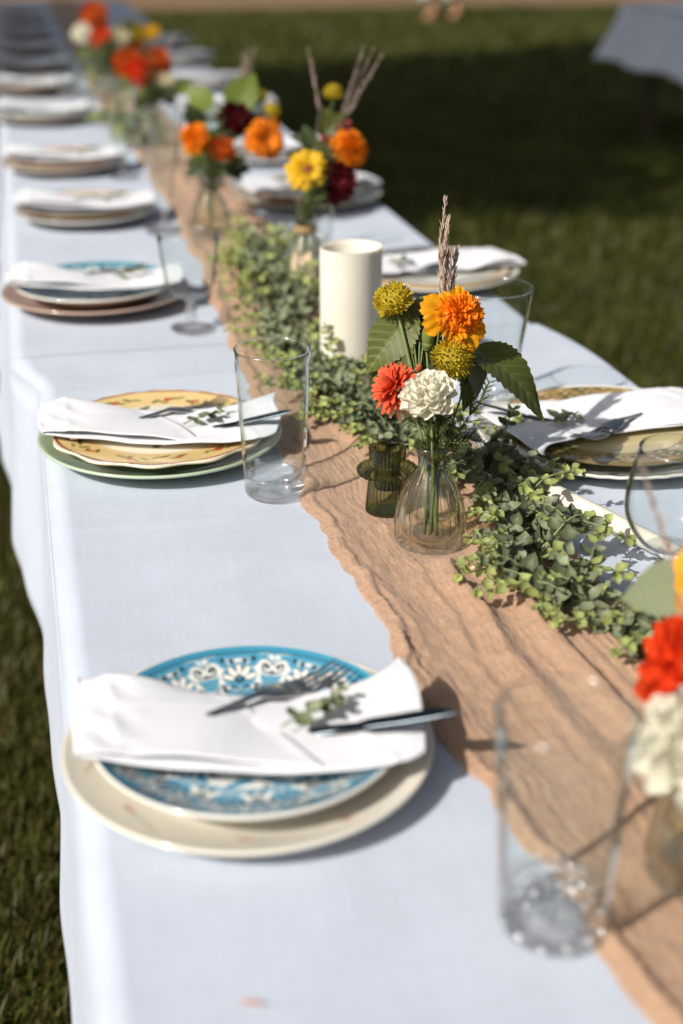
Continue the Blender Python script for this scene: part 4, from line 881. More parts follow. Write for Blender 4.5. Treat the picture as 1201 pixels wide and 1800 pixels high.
garland('Front faux eucalyptus garland of grey green leaves and lime tips, right of the ribbed vase', [(0.462, 1.36), (0.452, 1.30), (0.445, 1.21), (0.438, 1.12), (0.42, 1.05), (0.452, 0.98), (0.485, 0.925), (0.495, 0.90)], 3, 76, 0.0195, 1.05, 0.048, lime=0.36, dark=0.35, blen=(0.04, 0.095))
garland('Middle faux eucalyptus garland wrapped round the foot of the pillar candle', [(0.405, 1.42), (0.385, 1.48), (0.365, 1.55), (0.350, 1.63), (0.340, 1.72), (0.345, 1.84), (0.365, 2.0)], 4, 78, 0.0195, 1.2, 0.046, lime=0.38, dark=0.38, blen=(0.05, 0.105))
garland('Rear faux eucalyptus garland in front of the second bud vase', [(0.38, 2.0), (0.375, 2.10), (0.37, 2.2), (0.385, 2.3), (0.40, 2.42)], 5, 66, 0.0195, 1.15, 0.055, lime=0.42, dark=0.4)
garland('Far faux eucalyptus garland before the scarlet bouquet', [(0.30, 3.55), (0.29, 3.7), (0.27, 3.9), (0.27, 4.1)], 6, 22, 0.024, 1.1, 0.05, nmax=120)
garland('Farthest faux eucalyptus garland in the shade', [(0.31, 4.7), (0.31, 5.0), (0.30, 5.4)], 8, 16, 0.026, 1.1, 0.05, nmax=80)
# upright branch at the back of the front garland, and the reach over the cloth
def spray(label, ctrl, seed, size, lime, dark):
    g = random.Random(seed); b = ctrl[0]; root = empty('eucalyptus_spray', (b[0], b[1], T+b[2]), 0, label, 'eucalyptus spray', 'loose sprays in the garland')
    q = spline([(c[0]-b[0], c[1]-b[1], c[2]-b[2]) for c in ctrl], 9); s = MB(); s.tube(q, [0.0013*(1-0.07*k) for k in range(9)], seg=5); s.build('stem', M['euc_stem'], root)
    for m, t in branch_leaves(q, g, size, lime, dark, 0.0125): link('leaf', g.choice(EUC[t]), root, m)
spray('Dark eucalyptus spray rising upright in front of the fluted charger', [(0.455, 1.29, 0.008), (0.468, 1.305, 0.04), (0.481, 1.318, 0.070), (0.486, 1.315, 0.084)], 1, 0.020, 0.3, 1.0)
spray('Lime tipped eucalyptus spray reaching right over the lying taper', [(0.452, 1.20, 0.015), (0.475, 1.205, 0.045), (0.50, 1.203, 0.055), (0.520, 1.205, 0.052)], 2, 0.0165, 0.75, 0.4)
spray('Lime eucalyptus spray pointing left over the runner', [(0.435, 1.07, 0.012), (0.405, 1.062, 0.026), (0.375, 1.062, 0.030), (0.352, 1.068, 0.022)], 3, 0.019, 0.7, 0.3)
spray('Thin trailing eucalyptus spray in front of the ribbed vase', [(0.43, 1.14, 0.03), (0.415, 1.137, 0.032), (0.395, 1.128, 0.030), (0.378, 1.125, 0.028)], 4, 0.015, 0.1, 0.3)
spray('Pale green eucalyptus spray leaning on the pillar candle', [(0.36, 1.60, 0.01), (0.365, 1.635, 0.04), (0.362, 1.66, 0.06), (0.36, 1.675, 0.078)], 6, 0.0185, 0.95, 0.3)
m_ = MB(); m_.tube(spline([(0, 0, 0), (0.022, 0.012, 0.004), (0.044, 0.018, 0.012), (0.07, 0.02, 0.012)], 8), [0.0016, 0.0024, 0.0024, 0.0023, 0.0022, 0.002, 0.002, 0.002], seg=6)
o = m_.build('bare_twig', M['cut']); o.location = (0.372, 1.098, T+0.012); tag(o, 'Pale bare twig end poking from the garland beside the ribbed vase', 'twig')

# ------------------------------------------------------------------ flowers
def petal_mesh(m, shape, nu=8, nv=5, ruff=0.0, seed=0):
    """petal along +y, unit length; shape: list of (t, half width, lift, cup)"""
    g = random.Random(seed); ph = g.uniform(0, 6); sh = np.array(shape); V = []
    for i in range(nu):
        t = i/(nu-1); w = np.interp(t, sh[:, 0], sh[:, 1]); lf = np.interp(t, sh[:, 0], sh[:, 2]); cp = np.interp(t, sh[:, 0], sh[:, 3])
        for k in range(nv):
            s = k/(nv-1)*2-1; V.append((w*s, t-0.10*s*s*t*(w > 0.1)-0.5*ruff*(i == nu-1)*math.cos(s*8+ph), lf+cp*s*s+ruff*t*(math.sin(s*7.5+ph+i*0.35)+0.35*math.sin(s*17+2*ph))))
    return mesh('petal', V, grid_faces(nu, nv), m)
SPOON = [(0, 0.12, 0, 0.02), (0.35, 0.26, -0.03, 0.12), (0.7, 0.34, 0.02, 0.18), (0.92, 0.24, 0.12, 0.14), (1, 0.08, 0.17, 0.05)]
SCOOP = [(0, 0.16, 0, 0.04), (0.35, 0.34, -0.05, 0.16), (0.7, 0.42, 0.04, 0.22), (0.92, 0.34, 0.16, 0.16), (1, 0.16, 0.20, 0.06)]
STRAP = [(0, 0.08, 0, 0.0), (0.4, 0.14, 0.03, 0.03), (0.8, 0.16, 0.05, 0.05), (1, 0.06, 0.02, 0.0)]
ZINN = [(0, 0.1, 0, 0.0), (0.5, 0.2, 0.06, -0.03), (0.85, 0.24, 0.02, -0.05), (1, 0.14, -0.05, -0.04)]
RUFF = [(0, 0.10, 0, 0.0), (0.4, 0.30, 0.05, 0.05), (0.8, 0.46, 0.04, 0.02), (1, 0.34, -0.04, -0.03)]
PM = {}
def pm(m, shp, nm, ruff=0.0):
    k = (m, nm)
    if k not in PM: PM[k] = [petal_mesh(M[m], shp, nu=9 if nm == 'ruff' else 8, nv=9 if nm == 'ruff' else 5, ruff=ruff, seed=q) for q in range(3)]
    return PM[k]
def petals_ball(n, size, g, flat=0.0, tmax=110):
    """dahlia ball: petals on a golden spiral from the centre out"""
    out = []
    for k in range(n):
        f = (k+0.5)/n; ang = R(8+(tmax-8)*f**0.62)+g.uniform(-.09, .09); az = k*2.39996+g.uniform(-.14, .14)
        ln = size*(0.34+0.34*f)*g.uniform(0.82, 1.2); c = Vector((math.sin(ang)*math.cos(az), math.sin(ang)*math.sin(az), math.cos(ang)*(1-flat)))
        d = (c+Vector((g.uniform(-.2, .2), g.uniform(-.2, .2), 0.25*(1-f)))).normalized(); p = c*size*0.42
        out.append(leaf_mtx(p, d, Vector((0, 0, 1)) if f > 0.15 else Vector((-c.y, c.x, 0.3)), ln, g.uniform(-.45, .45)))
    return out
def petals_rings(rings, g):
    """rings: (count, radius offset, z, elevation deg, length)"""
    out = []
    for j, (n, ro_, z, el, ln) in enumerate(rings):
        for k in range(n):
            az = 2*math.pi*(k+0.5*(j % 2))/n+g.uniform(-.09, .09); e = R(el+g.uniform(-8, 8)); d = Vector((math.cos(az)*math.cos(e), math.sin(az)*math.cos(e), math.sin(e)))
            out.append(leaf_mtx(Vector((math.cos(az)*ro_, math.sin(az)*ro_, z)), d, Vector((0, 0, 1)), ln*g.uniform(0.88, 1.1), g.uniform(-.2, .2)))
    return out
def flower(name, label, cat, base, head, axis, spec, seed, mid=None, split=True, group='cut flowers in the bud vases', stem_r=0.0015, extra=None, roll=None):
    """base, mid, head are world points above the table top; spec = list of (meshes, matrices) in the bloom frame"""
    g = random.Random(seed); b = Vector(base)+Vector((0, 0, T)); root = empty(name, b, 0, label, cat, group)
    h = Vector(head)-Vector(base); ax = Vector(axis).normalized()
    pts = [Vector((0, 0, 0))]+([Vector(mid)-Vector(base)] if mid else [])+[h-ax*0.012, h-ax*0.002]
    s = MB(); q = spline(pts, 14); s.tube(q, [stem_r*(1.1-0.02*k) for k in range(14)], seg=7)
    s.ball(h-ax*0.004, stem_r*3.2, sc=(1, 1, 0.8)); s.build('stem', M['stem'], root)
    B = axis_mtx(h, ax, g.uniform(0, 6.28) if roll is None else roll)
    joined = {}
    for nm, meshes, mats_ in spec:
        for m in mats_:
            me = g.choice(meshes)
            if split and nm == 'petal': link('petal', me, root, B @ m)
            else: joined.setdefault((nm, me.materials[0].name), []).append((me, B @ m))
    for (nm, mn), lst in joined.items():
        k = MB()
        for me, m in lst: k.add(xform([v.co for v in me.vertices], m), [tuple(p.vertices) for p in me.polygons])
        k.build(nm, bpy.data.materials[mn], root)
    if extra: extra(root, B, g)
    elif spec and spec[0][1] is not None and name in ('white_dahlia', 'burgundy_dahlia', 'red_dahlia', 'cream_dahlia', 'ball_flower', 'pompon', 'marigold'):
        me = spec[-1][1][0]; ps = [m.translation.length for m in spec[-1][2]]; r = max(ps)*0.98
        k = MB(); k.ball((0, 0, 0), r, sc=(1, 1, 0.85), u=14, v=9); k.build('flower_core', me.materials[0], root, B)
    return root
def marigold_spec(size, g, a='amber', b='orange'):
    outer = petals_rings([(6, size*0.22, -size*0.02, -24, size*0.80), (7, size*0.18, size*0.06, -2, size*0.70)], g)
    outer = [m @ Matrix.Scale(g.uniform(0.78, 1.12), 4) for m in outer if g.random() < 0.86]
    inner = [m @ Matrix.Scale(g.uniform(0.8, 1.2), 4) for m in petals_ball(72, size*0.80, g, 0.1, 100)]
    inner = [Matrix.Translation((0, 0, size*0.08)) @ m for m in inner]
    return [('petal', pm(a, RUFF, 'ruff', 0.10), outer), ('florets', pm(b, RUFF, 'ruff', 0.16), inner)]
def button(size, g, n=300):
    out = []
    for k in range(n):
        f = (k+0.5)/n; ang = math.acos(1-1.55*f); az = k*2.39996; c = Vector((math.sin(ang)*math.cos(az), math.sin(ang)*math.sin(az), math.cos(ang)*0.85))
        d = (c+Vector((0, 0, 0.3))).normalized()
        d = (d+Vector((g.uniform(-.3, .3), g.uniform(-.3, .3), g.uniform(-.3, .3)))).normalized()
        out.append(leaf_mtx(c*size*g.uniform(0.62, 0.68), d, Vector((-c.y, c.x, 0.2)), size*0.29*g.uniform(0.8, 1.2), g.uniform(-.9, .9)))
    return out
def core_ball(mname, r, sc=(1, 1, 0.7), z=0.0):
    def f(root, B, g): 
        k = MB(); k.ball((0, 0, z), r, sc=sc, u=14, v=9); k.build('flower_core', M[mname], root, B)
    return f
g0 = random.Random(42)
def marigold_hand(size, g):
    """ragged bloom: a few broad amber petals hanging out round a tight orange heart"""
    P = []
    for az, el, ln, ro_ in ((148, 6, .86, .30), (190, 10, .86, .30), (258, 16, .84, .36), (288, 6, .80, .40), (228, 28, .62, .28), (325, 6, .74, .42), (345, 2, .6, .42), (18, -10, .55, .40), (72, 12, .66, .38), (112, 20, .58, .30), (168, 30, .6, .2), (275, 36, .55, .3)):
        a = R(az); e = R(el); d = Vector((math.cos(a)*math.cos(e), math.sin(a)*math.cos(e), math.sin(e)))
        P.append(leaf_mtx(Vector((math.cos(a)*ro_, math.sin(a)*ro_, 0.05))*size, d, Vector((0, 0, 1)), ln*size*g.uniform(.92, 1.06), g.uniform(-.25, .25)))
    H = [Matrix.Translation((size*.16, size*.10, size*.12)) @ m @ Matrix.Scale(g.uniform(.75, 1.25), 4) for m in petals_ball(74, size*.68, g, .15, 96)]
    return [('petal', pm('amber', RUFF, 'ruff', 0.10), P), ('florets', pm('orange', RUFF, 'ruff', 0.16), H)]
gV = 'flowers in the marigold vase'
vb = (0.357, 1.180, 0.016)
def vm(dx=0.0, dy=0.0): return (0.357+dx, 1.180+dy, 0.088)
flower('marigold', 'Bright orange marigold with ruffled amber outer petals, highest bloom of the ribbed vase', 'flower', vb, (0.392, 1.242, 0.208), (0.10, -0.80, 0.42), marigold_hand(0.031, g0), 1, vm(.005, .005), group=gV, roll=0.0)
flower('button_flower', 'Mustard yellow button flower leaning left toward the pillar candle', 'flower', (0.36, 1.172, .014), (0.343, 1.281, 0.218), (-0.35, -0.05, 0.95), [('florets', pm('mustard', STRAP, 'strap'), button(0.022, g0))], 2, vm(.0, .008), group=gV, stem_r=0.0023, extra=core_ball('mustard', 0.0165, z=0.001, sc=(1, 1, .85)))
flower('button_flower', 'Mustard yellow button flower just below the orange marigold', 'flower', (0.352, 1.186, .014), (0.387, 1.226, 0.172), (0.15, -0.80, 0.55), [('florets', pm('mustard', STRAP, 'strap'), button(0.0235, g0))], 3, vm(.006, 0), group=gV, extra=core_ball('mustard', 0.0175, z=0.001, sc=(1, 1, .85)))
flower('coral_dahlia', 'Coral red dahlia turned left, half hidden behind the white dahlia', 'flower', (0.35, 1.178, .014), (0.338, 1.236, 0.142), (-0.80, -0.22, 0.5), [('petal', pm('coral', STRAP, 'strap'), petals_rings([(20, .003, .002, 8, .025), (20, .003, .005, 24, .023), (18, .003, .008, 42, .020), (14, .002, .010, 64, .015)], g0)), ('petal', pm('peach', STRAP, 'strap'), petals_rings([(12, .004, -.002, -14, .026), (8, .003, -.004, -34, .024)], g0))], 4, vm(-.006, .004), group=gV)
flower('white_dahlia', 'Creamy white dahlia at the front of the ribbed vase', 'flower', (0.36, 1.184, .014), (0.357, 1.200, 0.148), (-0.30, -0.45, 0.78), [('petal', pm('white', SCOOP, 'scoop', 0.03), petals_ball(62, 0.0262, g0, 0.35, 112))], 5, vm(-.002, -.006), group=gV)
# bud
def bud(label, base, head, axis, m1, seed, L=0.018, mid=None, group=gV):
    k = flower('flower_bud', label, 'flower bud', base, head, axis, [], seed, mid, group=group)
    B = axis_mtx(Vector(head)-Vector(base), axis); b = MB(); b.ball((0, 0, L*0.35), L*0.5, sc=(0.55, 0.55, 1)); b.build('bud_body', M[m1], k, B)
    c = MB(); c.ball((0, 0, 0.0), L*0.26, sc=(1, 1, 0.9)); c.build('sepal', M['stem'], k, B)
bud('Green and rust flower bud between the two mustard buttons', (0.36, 1.18, .014), (0.3695, 1.25, 0.182), (0.0, -0.1, 1), 'leaf_lime', 6, 0.024, vm())
bud('Small rust brown bud above the white dahlia', (0.355, 1.176, .014), (0.357, 1.236, 0.160), (-0.05, -0.5, 0.8), 'rust', 7, 0.012, vm())

# serrated leaf
def serrated(m, wid=0.42, droop=0.25, fold=0.22, nu=45, nv=11, teeth=14):
    V = []
    for i in range(nu):
        t = i/(nu-1); w = wid*math.sin(math.pi*min(1, (t*0.94+0.06)))**0.8*(1-0.42*t)+0.004
        tooth = 1+0.16*((t*teeth) % 1-0.5)
        for k in range(nv):
            s = k/(nv-1)*2-1; vein = 0.022*math.sin((t*9-abs(s)*2.2)*2*math.pi)*(1-abs(s))*abs(s)*3
            V.append((w*s*(tooth if abs(s) > 0.9 else 1), t-0.05*abs(s), fold*abs(s)*w-droop*t*t+vein))
    return mesh('leaf', V, grid_faces(nu, nv), m)
SL = {n: [serrated(M[n], .46, .2), serrated(M[n], .40, .38), serrated(M[n], .5, .55)] for n in ('leaf', 'leaf_dark', 'leaf_back', 'leaf_lime')}
def leafspray(label, base, mid, leaves, group, seed=0, stem_r=0.0014):
    """leafy stem: leaves = (attach point, tip point, up, tone, variant)"""
    b = Vector(base)+Vector((0, 0, T)); root = empty('leafy_stem', b, 0, label, 'leafy stem', group)
    s = MB(); top = Vector(leaves[0][0])
    P = [Vector(base), Vector(mid), top]; Q = spline([p-Vector(base) for p in P], 10); s.tube(Q, [stem_r*(1-.04*i) for i in range(10)], seg=6)
    for (a, t, up, tone, v) in leaves:
        a = Vector(a); t = Vector(t); d = t-a
        if (a-top).length > 0.004: s.tube([Vector(Q[7]), Vector(Q[8]).lerp(a-Vector(base), .6), a-Vector(base)], stem_r*0.7, seg=5)
        link('leaf', SL[tone][v], root, leaf_mtx(a-Vector(base), d, up, d.length*1.02))
    s.build('stem', M['stem'], root)
gL = 'leafy stems in the bud vases'
leafspray('Leafy stem with a broad serrated green leaf hanging left over the greenery', (0.357, 1.182, .014), vm(-.004, .008), [((0.360, 1.279, 0.203), (0.309, 1.258, 0.162), (-0.25, -0.75, 0.6), 'leaf', 1), ((0.352, 1.268, 0.182), (0.309, 1.262, 0.128), (-0.45, -0.6, 0.55), 'leaf', 1), ((0.385, 1.284, 0.212), (0.352, 1.288, 0.204), (0, -0.4, 0.9), 'leaf', 0), ((0.372, 1.275, 0.195), (0.352, 1.262, 0.155), (0.2, -0.9, 0.3), 'leaf', 1)], gL)
leafspray('Leafy stem with dark shaded leaves at the back of the ribbed vase', (0.352, 1.188, .014), vm(.0, .01), [((0.388, 1.295, 0.190), (0.345, 1.302, 0.140), (0, -0.9, 0.3), 'leaf_dark', 0), ((0.386, 1.292, 0.195), (0.378, 1.27, 0.14), (0.2, -1, 0.2), 'leaf_dark', 0), ((0.355, 1.29, 0.17), (0.322, 1.286, 0.118), (-.1, -.9, .4), 'leaf_dark', 1), ((0.395, 1.28, 0.215), (0.42, 1.272, 0.225), (0, -.5, .8), 'leaf_dark', 0), ((0.37, 1.26, 0.17), (0.366, 1.235, 0.125), (0, -1, 0.3), 'leaf_dark', 0)], gL)
leafspray('Leafy stem with a long drooping leaf reaching right over the cloth', (0.362, 1.178, .014), vm(.01, .004), [((0.421, 1.255, 0.168), (0.486, 1.206, 0.150), (0.2, -0.3, 0.95), 'leaf', 2), ((0.408, 1.245, 0.178), (0.418, 1.215, 0.138), (0.6, -0.75, 0.25), 'leaf_back', 0), ((0.41, 1.25, 0.16), (0.405, 1.215, 0.125), (0.6, -0.75, 0.25), 'leaf', 0)], gL)
# ferny foliage
def fern(label, base, mid, top, n, L, seed, group, m='fern', w=0.07):
    g = random.Random(seed); b = Vector(base)+Vector((0, 0, T)); root = empty('fern_sprig', b, 0, label, 'fern sprig', group)
    q = spline([Vector((0, 0, 0)), Vector(mid)-Vector(base), Vector(top)-Vector(base)], 20); s = MB(); s.tube(q, [0.0012*(1-.03*i) for i in range(20)], seg=5); s.build('stem', M['stem'], root)
    k = MB(); sh = np.array([(0, -w/2, 0), (0.45, -w, 0.03), (1, 0, 0), (0.45, w, 0.03), (0, w/2, 0)])
    for j in range(n):
        t = 0.40+0.6*(j+0.5)/n; i = min(18, int(t*19)); p = Vector(q[i]); d = (Vector(q[i+1])-Vector(q[i])).normalized()
        rv = Vector((g.uniform(-1, 1), g.uniform(-1, 1), g.uniform(-0.5, 1))); dr = (d*0.8+rv.normalized()).normalized(); m4 = leaf_mtx(p, dr, Vector((0, 0, 1)), L*g.uniform(0.5, 1.1), g.uniform(-1, 1))
        V = np.array([(a[1], a[0], a[2]) for a in sh]); k.add(xform(V, m4), [(0, 1, 2), (0, 2, 4), (4, 2, 3)])
        for e in (0.4, 0.6, 0.8):
            for sg in (-1, 1):
                m5 = m4 @ Matrix.Translation((0, e, 0.01)) @ Matrix.Rotation(sg*0.8, 4, 'Z') @ Matrix.Scale(0.4, 4); k.add(xform(V, m5), [(0, 1, 2), (0, 2, 4), (4, 2, 3)])
    o = k.build('needles', M[m], root, smooth=False); o['kind'] = 'stuff'
gF = 'ferny sprigs in the bud vases'
fern('Feathery dark sprig crowding the mouth of the ribbed vase', (0.357, 1.18, .014), vm(), (0.366, 1.195, 0.125), 60, 0.022, 1, gF)
fern('Feathery sprig trailing right of the white dahlia', (0.36, 1.176, .014), vm(.008, 0), (0.420, 1.222, 0.135), 34, 0.024, 2, gF)
fern('Dark feathery sprig low on the right of the ribbed vase mouth', (0.36, 1.182, .014), vm(.008, .004), (0.402, 1.205, 0.100), 26, 0.020, 3, gF)
fern('Feathery sprig behind the white dahlia', (0.352, 1.182, .014), vm(-.004, .006), (0.362, 1.236, 0.160), 40, 0.020, 4, gF, 'leaf_dark')
# dried plumes
def plume(label, base, mid, bot, tip, seed, n=170, width=0.006, strands=3, group='dried grass plumes in the bouquets'):
    g = random.Random(seed); b = Vector(base)+Vector((0, 0, T)); root = empty('grass_plume', b, 0, label, 'grass plume', group); o0 = Vector(base)
    s = MB(); s.tube(spline([Vector((0, 0, 0)), Vector(mid)-o0, Vector(bot)-o0], 10), 0.0010, seg=5); s.build('stem', M['plume'], root)
    k = MB(); A = Vector(bot)-o0; Z = Vector(tip)-o0; D = Z-A
    for st in range(strands):
        offv = Vector((g.uniform(-1, 1), g.uniform(-1, 1), 0))*width*1.1; end = 1.0-0.16*st*g.uniform(.6, 1.3)
        c = [A+offv*0.35, A+D*0.5+offv, A+D*end+offv*0.7]; q = spline(c, 16); k.tube(q, [0.0007]*16, seg=4)
        for j in range(n//strands):
            t = g.random(); i = min(14, int(t*15)); p = Vector(q[i]).lerp(Vector(q[i+1]), t*15-i); d = (D.normalized()*1.5+Vector((g.uniform(-1, 1), g.uniform(-1, 1), g.uniform(-.3, .6)))*0.55).normalized()
            L = 0.0125*g.uniform(0.6, 1.2)*(1-0.35*t); m4 = leaf_mtx(p, d, Vector((g.uniform(-1, 1), g.uniform(-1, 1), 0.2)), L)
            k.add(xform([(-0.05, 0, 0), (-0.11, 0.45, 0.06), (0, 1, 0), (0.11, 0.45, 0.06), (0.05, 0, 0)], m4), [(0, 1, 2), (0, 2, 4), (4, 2, 3)])
    k.build('plume_head', M['plume'], root, smooth=False)['kind'] = 'stuff'
plume('Dried mauve brown grass plume standing above the orange marigold', (0.36, 1.186, .014), vm(.004, .01), (0.398, 1.288, 0.205), (0.412, 1.325, 0.302), 1, 760, 0.0085, 8)
# ---- second bouquet (yellow zinnia)
g2 = 'flowers in the zinnia vase'; b2 = (0.43, 2.156, 0.02); n2 = (0.433, 2.162, 0.103)
def nb(b, dx, dy): return (b[0]+dx, b[1]+dy, b[2])
def zin_core(root, B, g):
    k = MB(); k.ball((0, 0, 0.003), 0.0085, sc=(1, 1, 0.7), u=14); k.build('flower_core', M['rust'], root, B)
    k = MB()
    for j in range(9): k.ball((0.0085*math.cos(j*.7), 0.0085*math.sin(j*.7), 0.0075), 0.0021, u=6, v=5)
    k.build('stamens', M['yellow'], root, B)
flower('zinnia', 'Yellow zinnia with a rust brown centre facing the camera', 'flower', b2, (0.446, 2.210, 0.178), (-0.15, -0.85, 0.42), [('petal', pm('yellow', ZINN, 'zinn'), petals_rings([(17, .008, -.002, -6, .029), (15, .007, .001, 12, .026), (12, .006, .004, 30, .020)], g0))], 21, nb(n2, 0, -.003), group=g2, extra=zin_core)
flower('burgundy_dahlia', 'Deep burgundy dahlia below the orange marigold of the second vase', 'flower', b2, (0.494, 2.212, 0.160), (0.25, -0.6, 0.3), [('petal', pm('burgundy', SPOON, 'spoon'), petals_ball(64, 0.037, g0, 0.1, 118))], 22, nb(n2, .005, 0), group=g2)
flower('marigold', 'Drooping orange marigold on the right of the second vase', 'flower', b2, (0.522, 2.228, 0.206), (0.45, -0.75, 0.25), marigold_spec(0.033, g0, 'orange', 'orange'), 23, nb(n2, .004, .003), group=g2)
for lab, hd, r in (('Small red strawflower above the drooping marigold', (0.513, 2.25, 0.238), .016), ('Tiny red strawflower left of the drooping marigold', (0.484, 2.25, 0.219), .011)):
    flower('strawflower', lab, 'flower', b2, hd, (0.1, -0.5, 0.8), [('florets', pm('berry', SPOON, 'spoon'), petals_ball(26, r, g0, 0, 110))], 24, n2, False, g2, 0.0011)
flower('button_flower', 'Yellow button flower standing high between the dried stalks', 'flower', b2, (0.506, 2.288, 0.286), (0, -0.2, 1), [('florets', pm('mustard', STRAP, 'strap'), button(0.018, g0, 200))], 25, nb(n2, .004, .006), group=g2, extra=core_ball('mustard', 0.0135, z=0.001, sc=(1, 1, .85)))
leafspray('Leafy stem with dark leaves left of the yellow zinnia', b2, nb(n2, 0, .004), [((0.462, 2.262, 0.215), (0.432, 2.275, 0.228), (0, -.7, .7), 'leaf_dark', 1), ((0.465, 2.262, 0.205), (0.45, 2.26, 0.24), (-.3, -.9, .2), 'leaf_dark', 0), ((0.485, 2.255, 0.228), (0.515, 2.25, 0.262), (0, -.8, .5), 'leaf', 0), ((0.49, 2.255, 0.215), (0.462, 2.25, 0.19), (0, -.9, .4), 'leaf', 1), ((0.495, 2.26, 0.235), (0.486, 2.262, 0.268), (0, -1, .3), 'leaf', 0)], gL)
fern('Feathery sprig filling the second vase neck', b2, n2, (0.47, 2.22, 0.19), 40, 0.026, 11, gF)
fern('Feathery sprig on the right of the second vase', b2, n2, (0.505, 2.235, 0.215), 36, 0.022, 12, gF, 'leaf_dark')
for k, (bt, tp) in enumerate([((0.482, 2.284, 0.258), (0.472, 2.327, 0.352)), ((0.516, 2.272, 0.25), (0.561, 2.307, 0.352)), ((0.523, 2.27, 0.25), (0.589, 2.296, 0.342)), ((0.519, 2.275, 0.25), (0.577, 2.312, 0.349))]):
    plume(['Lone dried grass stalk leaning left over the zinnia', 'Dried grass stalk, left of the right hand trio over the second vase', 'Dried grass stalk leaning farthest right over the second vase', 'Dried grass stalk in the middle of the right hand trio'][k], b2, n2, bt, tp, 30+k, 150, 0.0022, 2)
# ---- third bouquet
g3 = 'flowers in the cosmos vase'; b3 = (0.333, 2.552, 0.02); n3 = (0.338, 2.560, 0.10)
flower('marigold', 'Amber marigold at the left of the third vase', 'flower', b3, (0.317, 2.611, 0.172), (-0.25, -0.85, 0.4), marigold_spec(0.030, g0, 'amber', 'orange'), 31, n3, True, g3)
flower('pompon', 'Burnt orange pompon at the front of the third vase', 'flower', b3, (0.363, 2.592, 0.152), (0.0, -0.8, 0.5), [('florets', pm('burnt', SPOON, 'spoon'), petals_ball(90, 0.027, g0, 0, 125))], 32, n3, False, g3)
flower('burgundy_dahlia', 'Burgundy ball dahlia at the top of the third vase', 'flower', b3, (0.395, 2.63, 0.203), (0.1, -0.8, 0.5), [('florets', pm('burgundy', SPOON, 'spoon'), petals_ball(100, 0.034, g0, 0, 125))], 33, n3, False, g3)
flower('cosmos', 'Orange cosmos with ragged drooping petals right of the third vase', 'flower', b3, (0.447, 2.602, 0.166), (0.15, -0.9, 0.3), [('petal', pm('orange', RUFF, 'ruff', .1), petals_rings([(8, .004, 0, 0, .036), (7, .003, .004, 30, .026)], g0)), ('florets', pm('amber', RUFF, 'ruff', .16), petals_ball(24, .014, g0, .2, 80))], 34, n3, True, g3)
for lab, hd in (('Mustard button flower highest right of the third vase', (0.445, 2.656, 0.238)), ('Mustard button flower lower right of the third vase', (0.466, 2.64, 0.212))):
    flower('button_flower', lab, 'flower', b3, hd, (0.2, -0.5, 0.8), [('florets', pm('mustard', STRAP, 'strap'), button(0.018, g0, 200))], 35, n3, False, g3, extra=core_ball('mustard', 0.0135, z=0.001, sc=(1, 1, .85)))
leafspray('Leafy stem with an upright lime leaf against the dark lawn', b3, n3, [((0.394, 2.639, 0.215), (0.437, 2.654, 0.285), (-.3, -.9, .2), 'leaf_lime', 0), ((0.36, 2.70, 0.215), (0.316, 2.715, 0.250), (0, -1, .2), 'leaf_lime', 0), ((0.35, 2.62, 0.13), (0.31, 2.61, 0.105), (-.2, -.8, .5), 'leaf_dark', 0), ((0.37, 2.60, 0.125), (0.40, 2.58, 0.10), (.2, -.8, .5), 'leaf_dark', 0), ((0.44, 2.65, 0.22), (0.425, 2.65, 0.25), (0, -1, .2), 'leaf_dark', 0)], gL)
fern('Feathery sprig under the third vase blooms', b3, n3, (0.335, 2.60, 0.135), 50, 0.03, 21, gF)
fern('Feathery sprig hanging right of the third vase', b3, n3, (0.40, 2.595, 0.12), 50, 0.028, 22, gF)
for k in range(3): plume(['Dried plume behind the lime leaf of the third vase', 'Dried plume left beside the lime leaf of the third vase', 'Dried plume right beside the lime leaf of the third vase'][k], b3, n3, (0.405+.004*k, 2.664, 0.236), (0.426+.009*k, 2.695, 0.318-.006*abs(k-1)), 40+k, 120, 0.004, 3)
# ---- fourth bouquet
g4 = 'flowers in the scarlet vase'; b4 = (0.322, 3.552, 0.02); n4 = (0.325, 3.56, 0.10)
for lab, hd, m, r in (('Orange red ball flower at the left of the fourth vase', (0.281, 3.663, 0.2), 'burnt', .036), ('Scarlet ball flower at the centre of the fourth vase', (0.312, 3.624, 0.178), 'red', .040), ('Orange ball flower at the right of the fourth vase', (0.352, 3.645, 0.198), 'burnt', .040), ('Cream flower hanging low at the right of the fourth vase', (0.363, 3.619, 0.150), 'cream', .032), ('Scarlet flower tucked behind the fourth vase', (0.333, 3.66, 0.19), 'red', .03)):
    flower('ball_flower', lab, 'flower', b4, hd, (0, -0.8, 0.5), [('florets', pm(m, SPOON, 'spoon'), petals_ball(60, r, g0, 0, 120))], 41, n4, False, g4)
leafspray('Leafy stem with a round lime leaf right of the fourth vase', b4, n4, [((0.40, 3.60, 0.13), (0.435, 3.60, 0.165), (0, -1, .2), 'leaf_lime', 0), ((0.30, 3.62, 0.15), (0.25, 3.62, 0.13), (0, -.9, .4), 'leaf', 0), ((0.34, 3.6, 0.14), (0.33, 3.58, 0.09), (0, -1, .3), 'leaf_dark', 0), ((0.36, 3.6, 0.14), (0.39, 3.58, 0.10), (0, -1, .3), 'leaf_dark', 0)], gL)
fern('Feathery dark sprig under the scarlet flowers', b4, n4, (0.335, 3.60, 0.13), 60, 0.045, 31, gF)
plume('Dried plume right of the fourth vase', b4, n4, (0.37, 3.65, 0.21), (0.411, 3.683, 0.265), 51, 50, 0.004, 2)
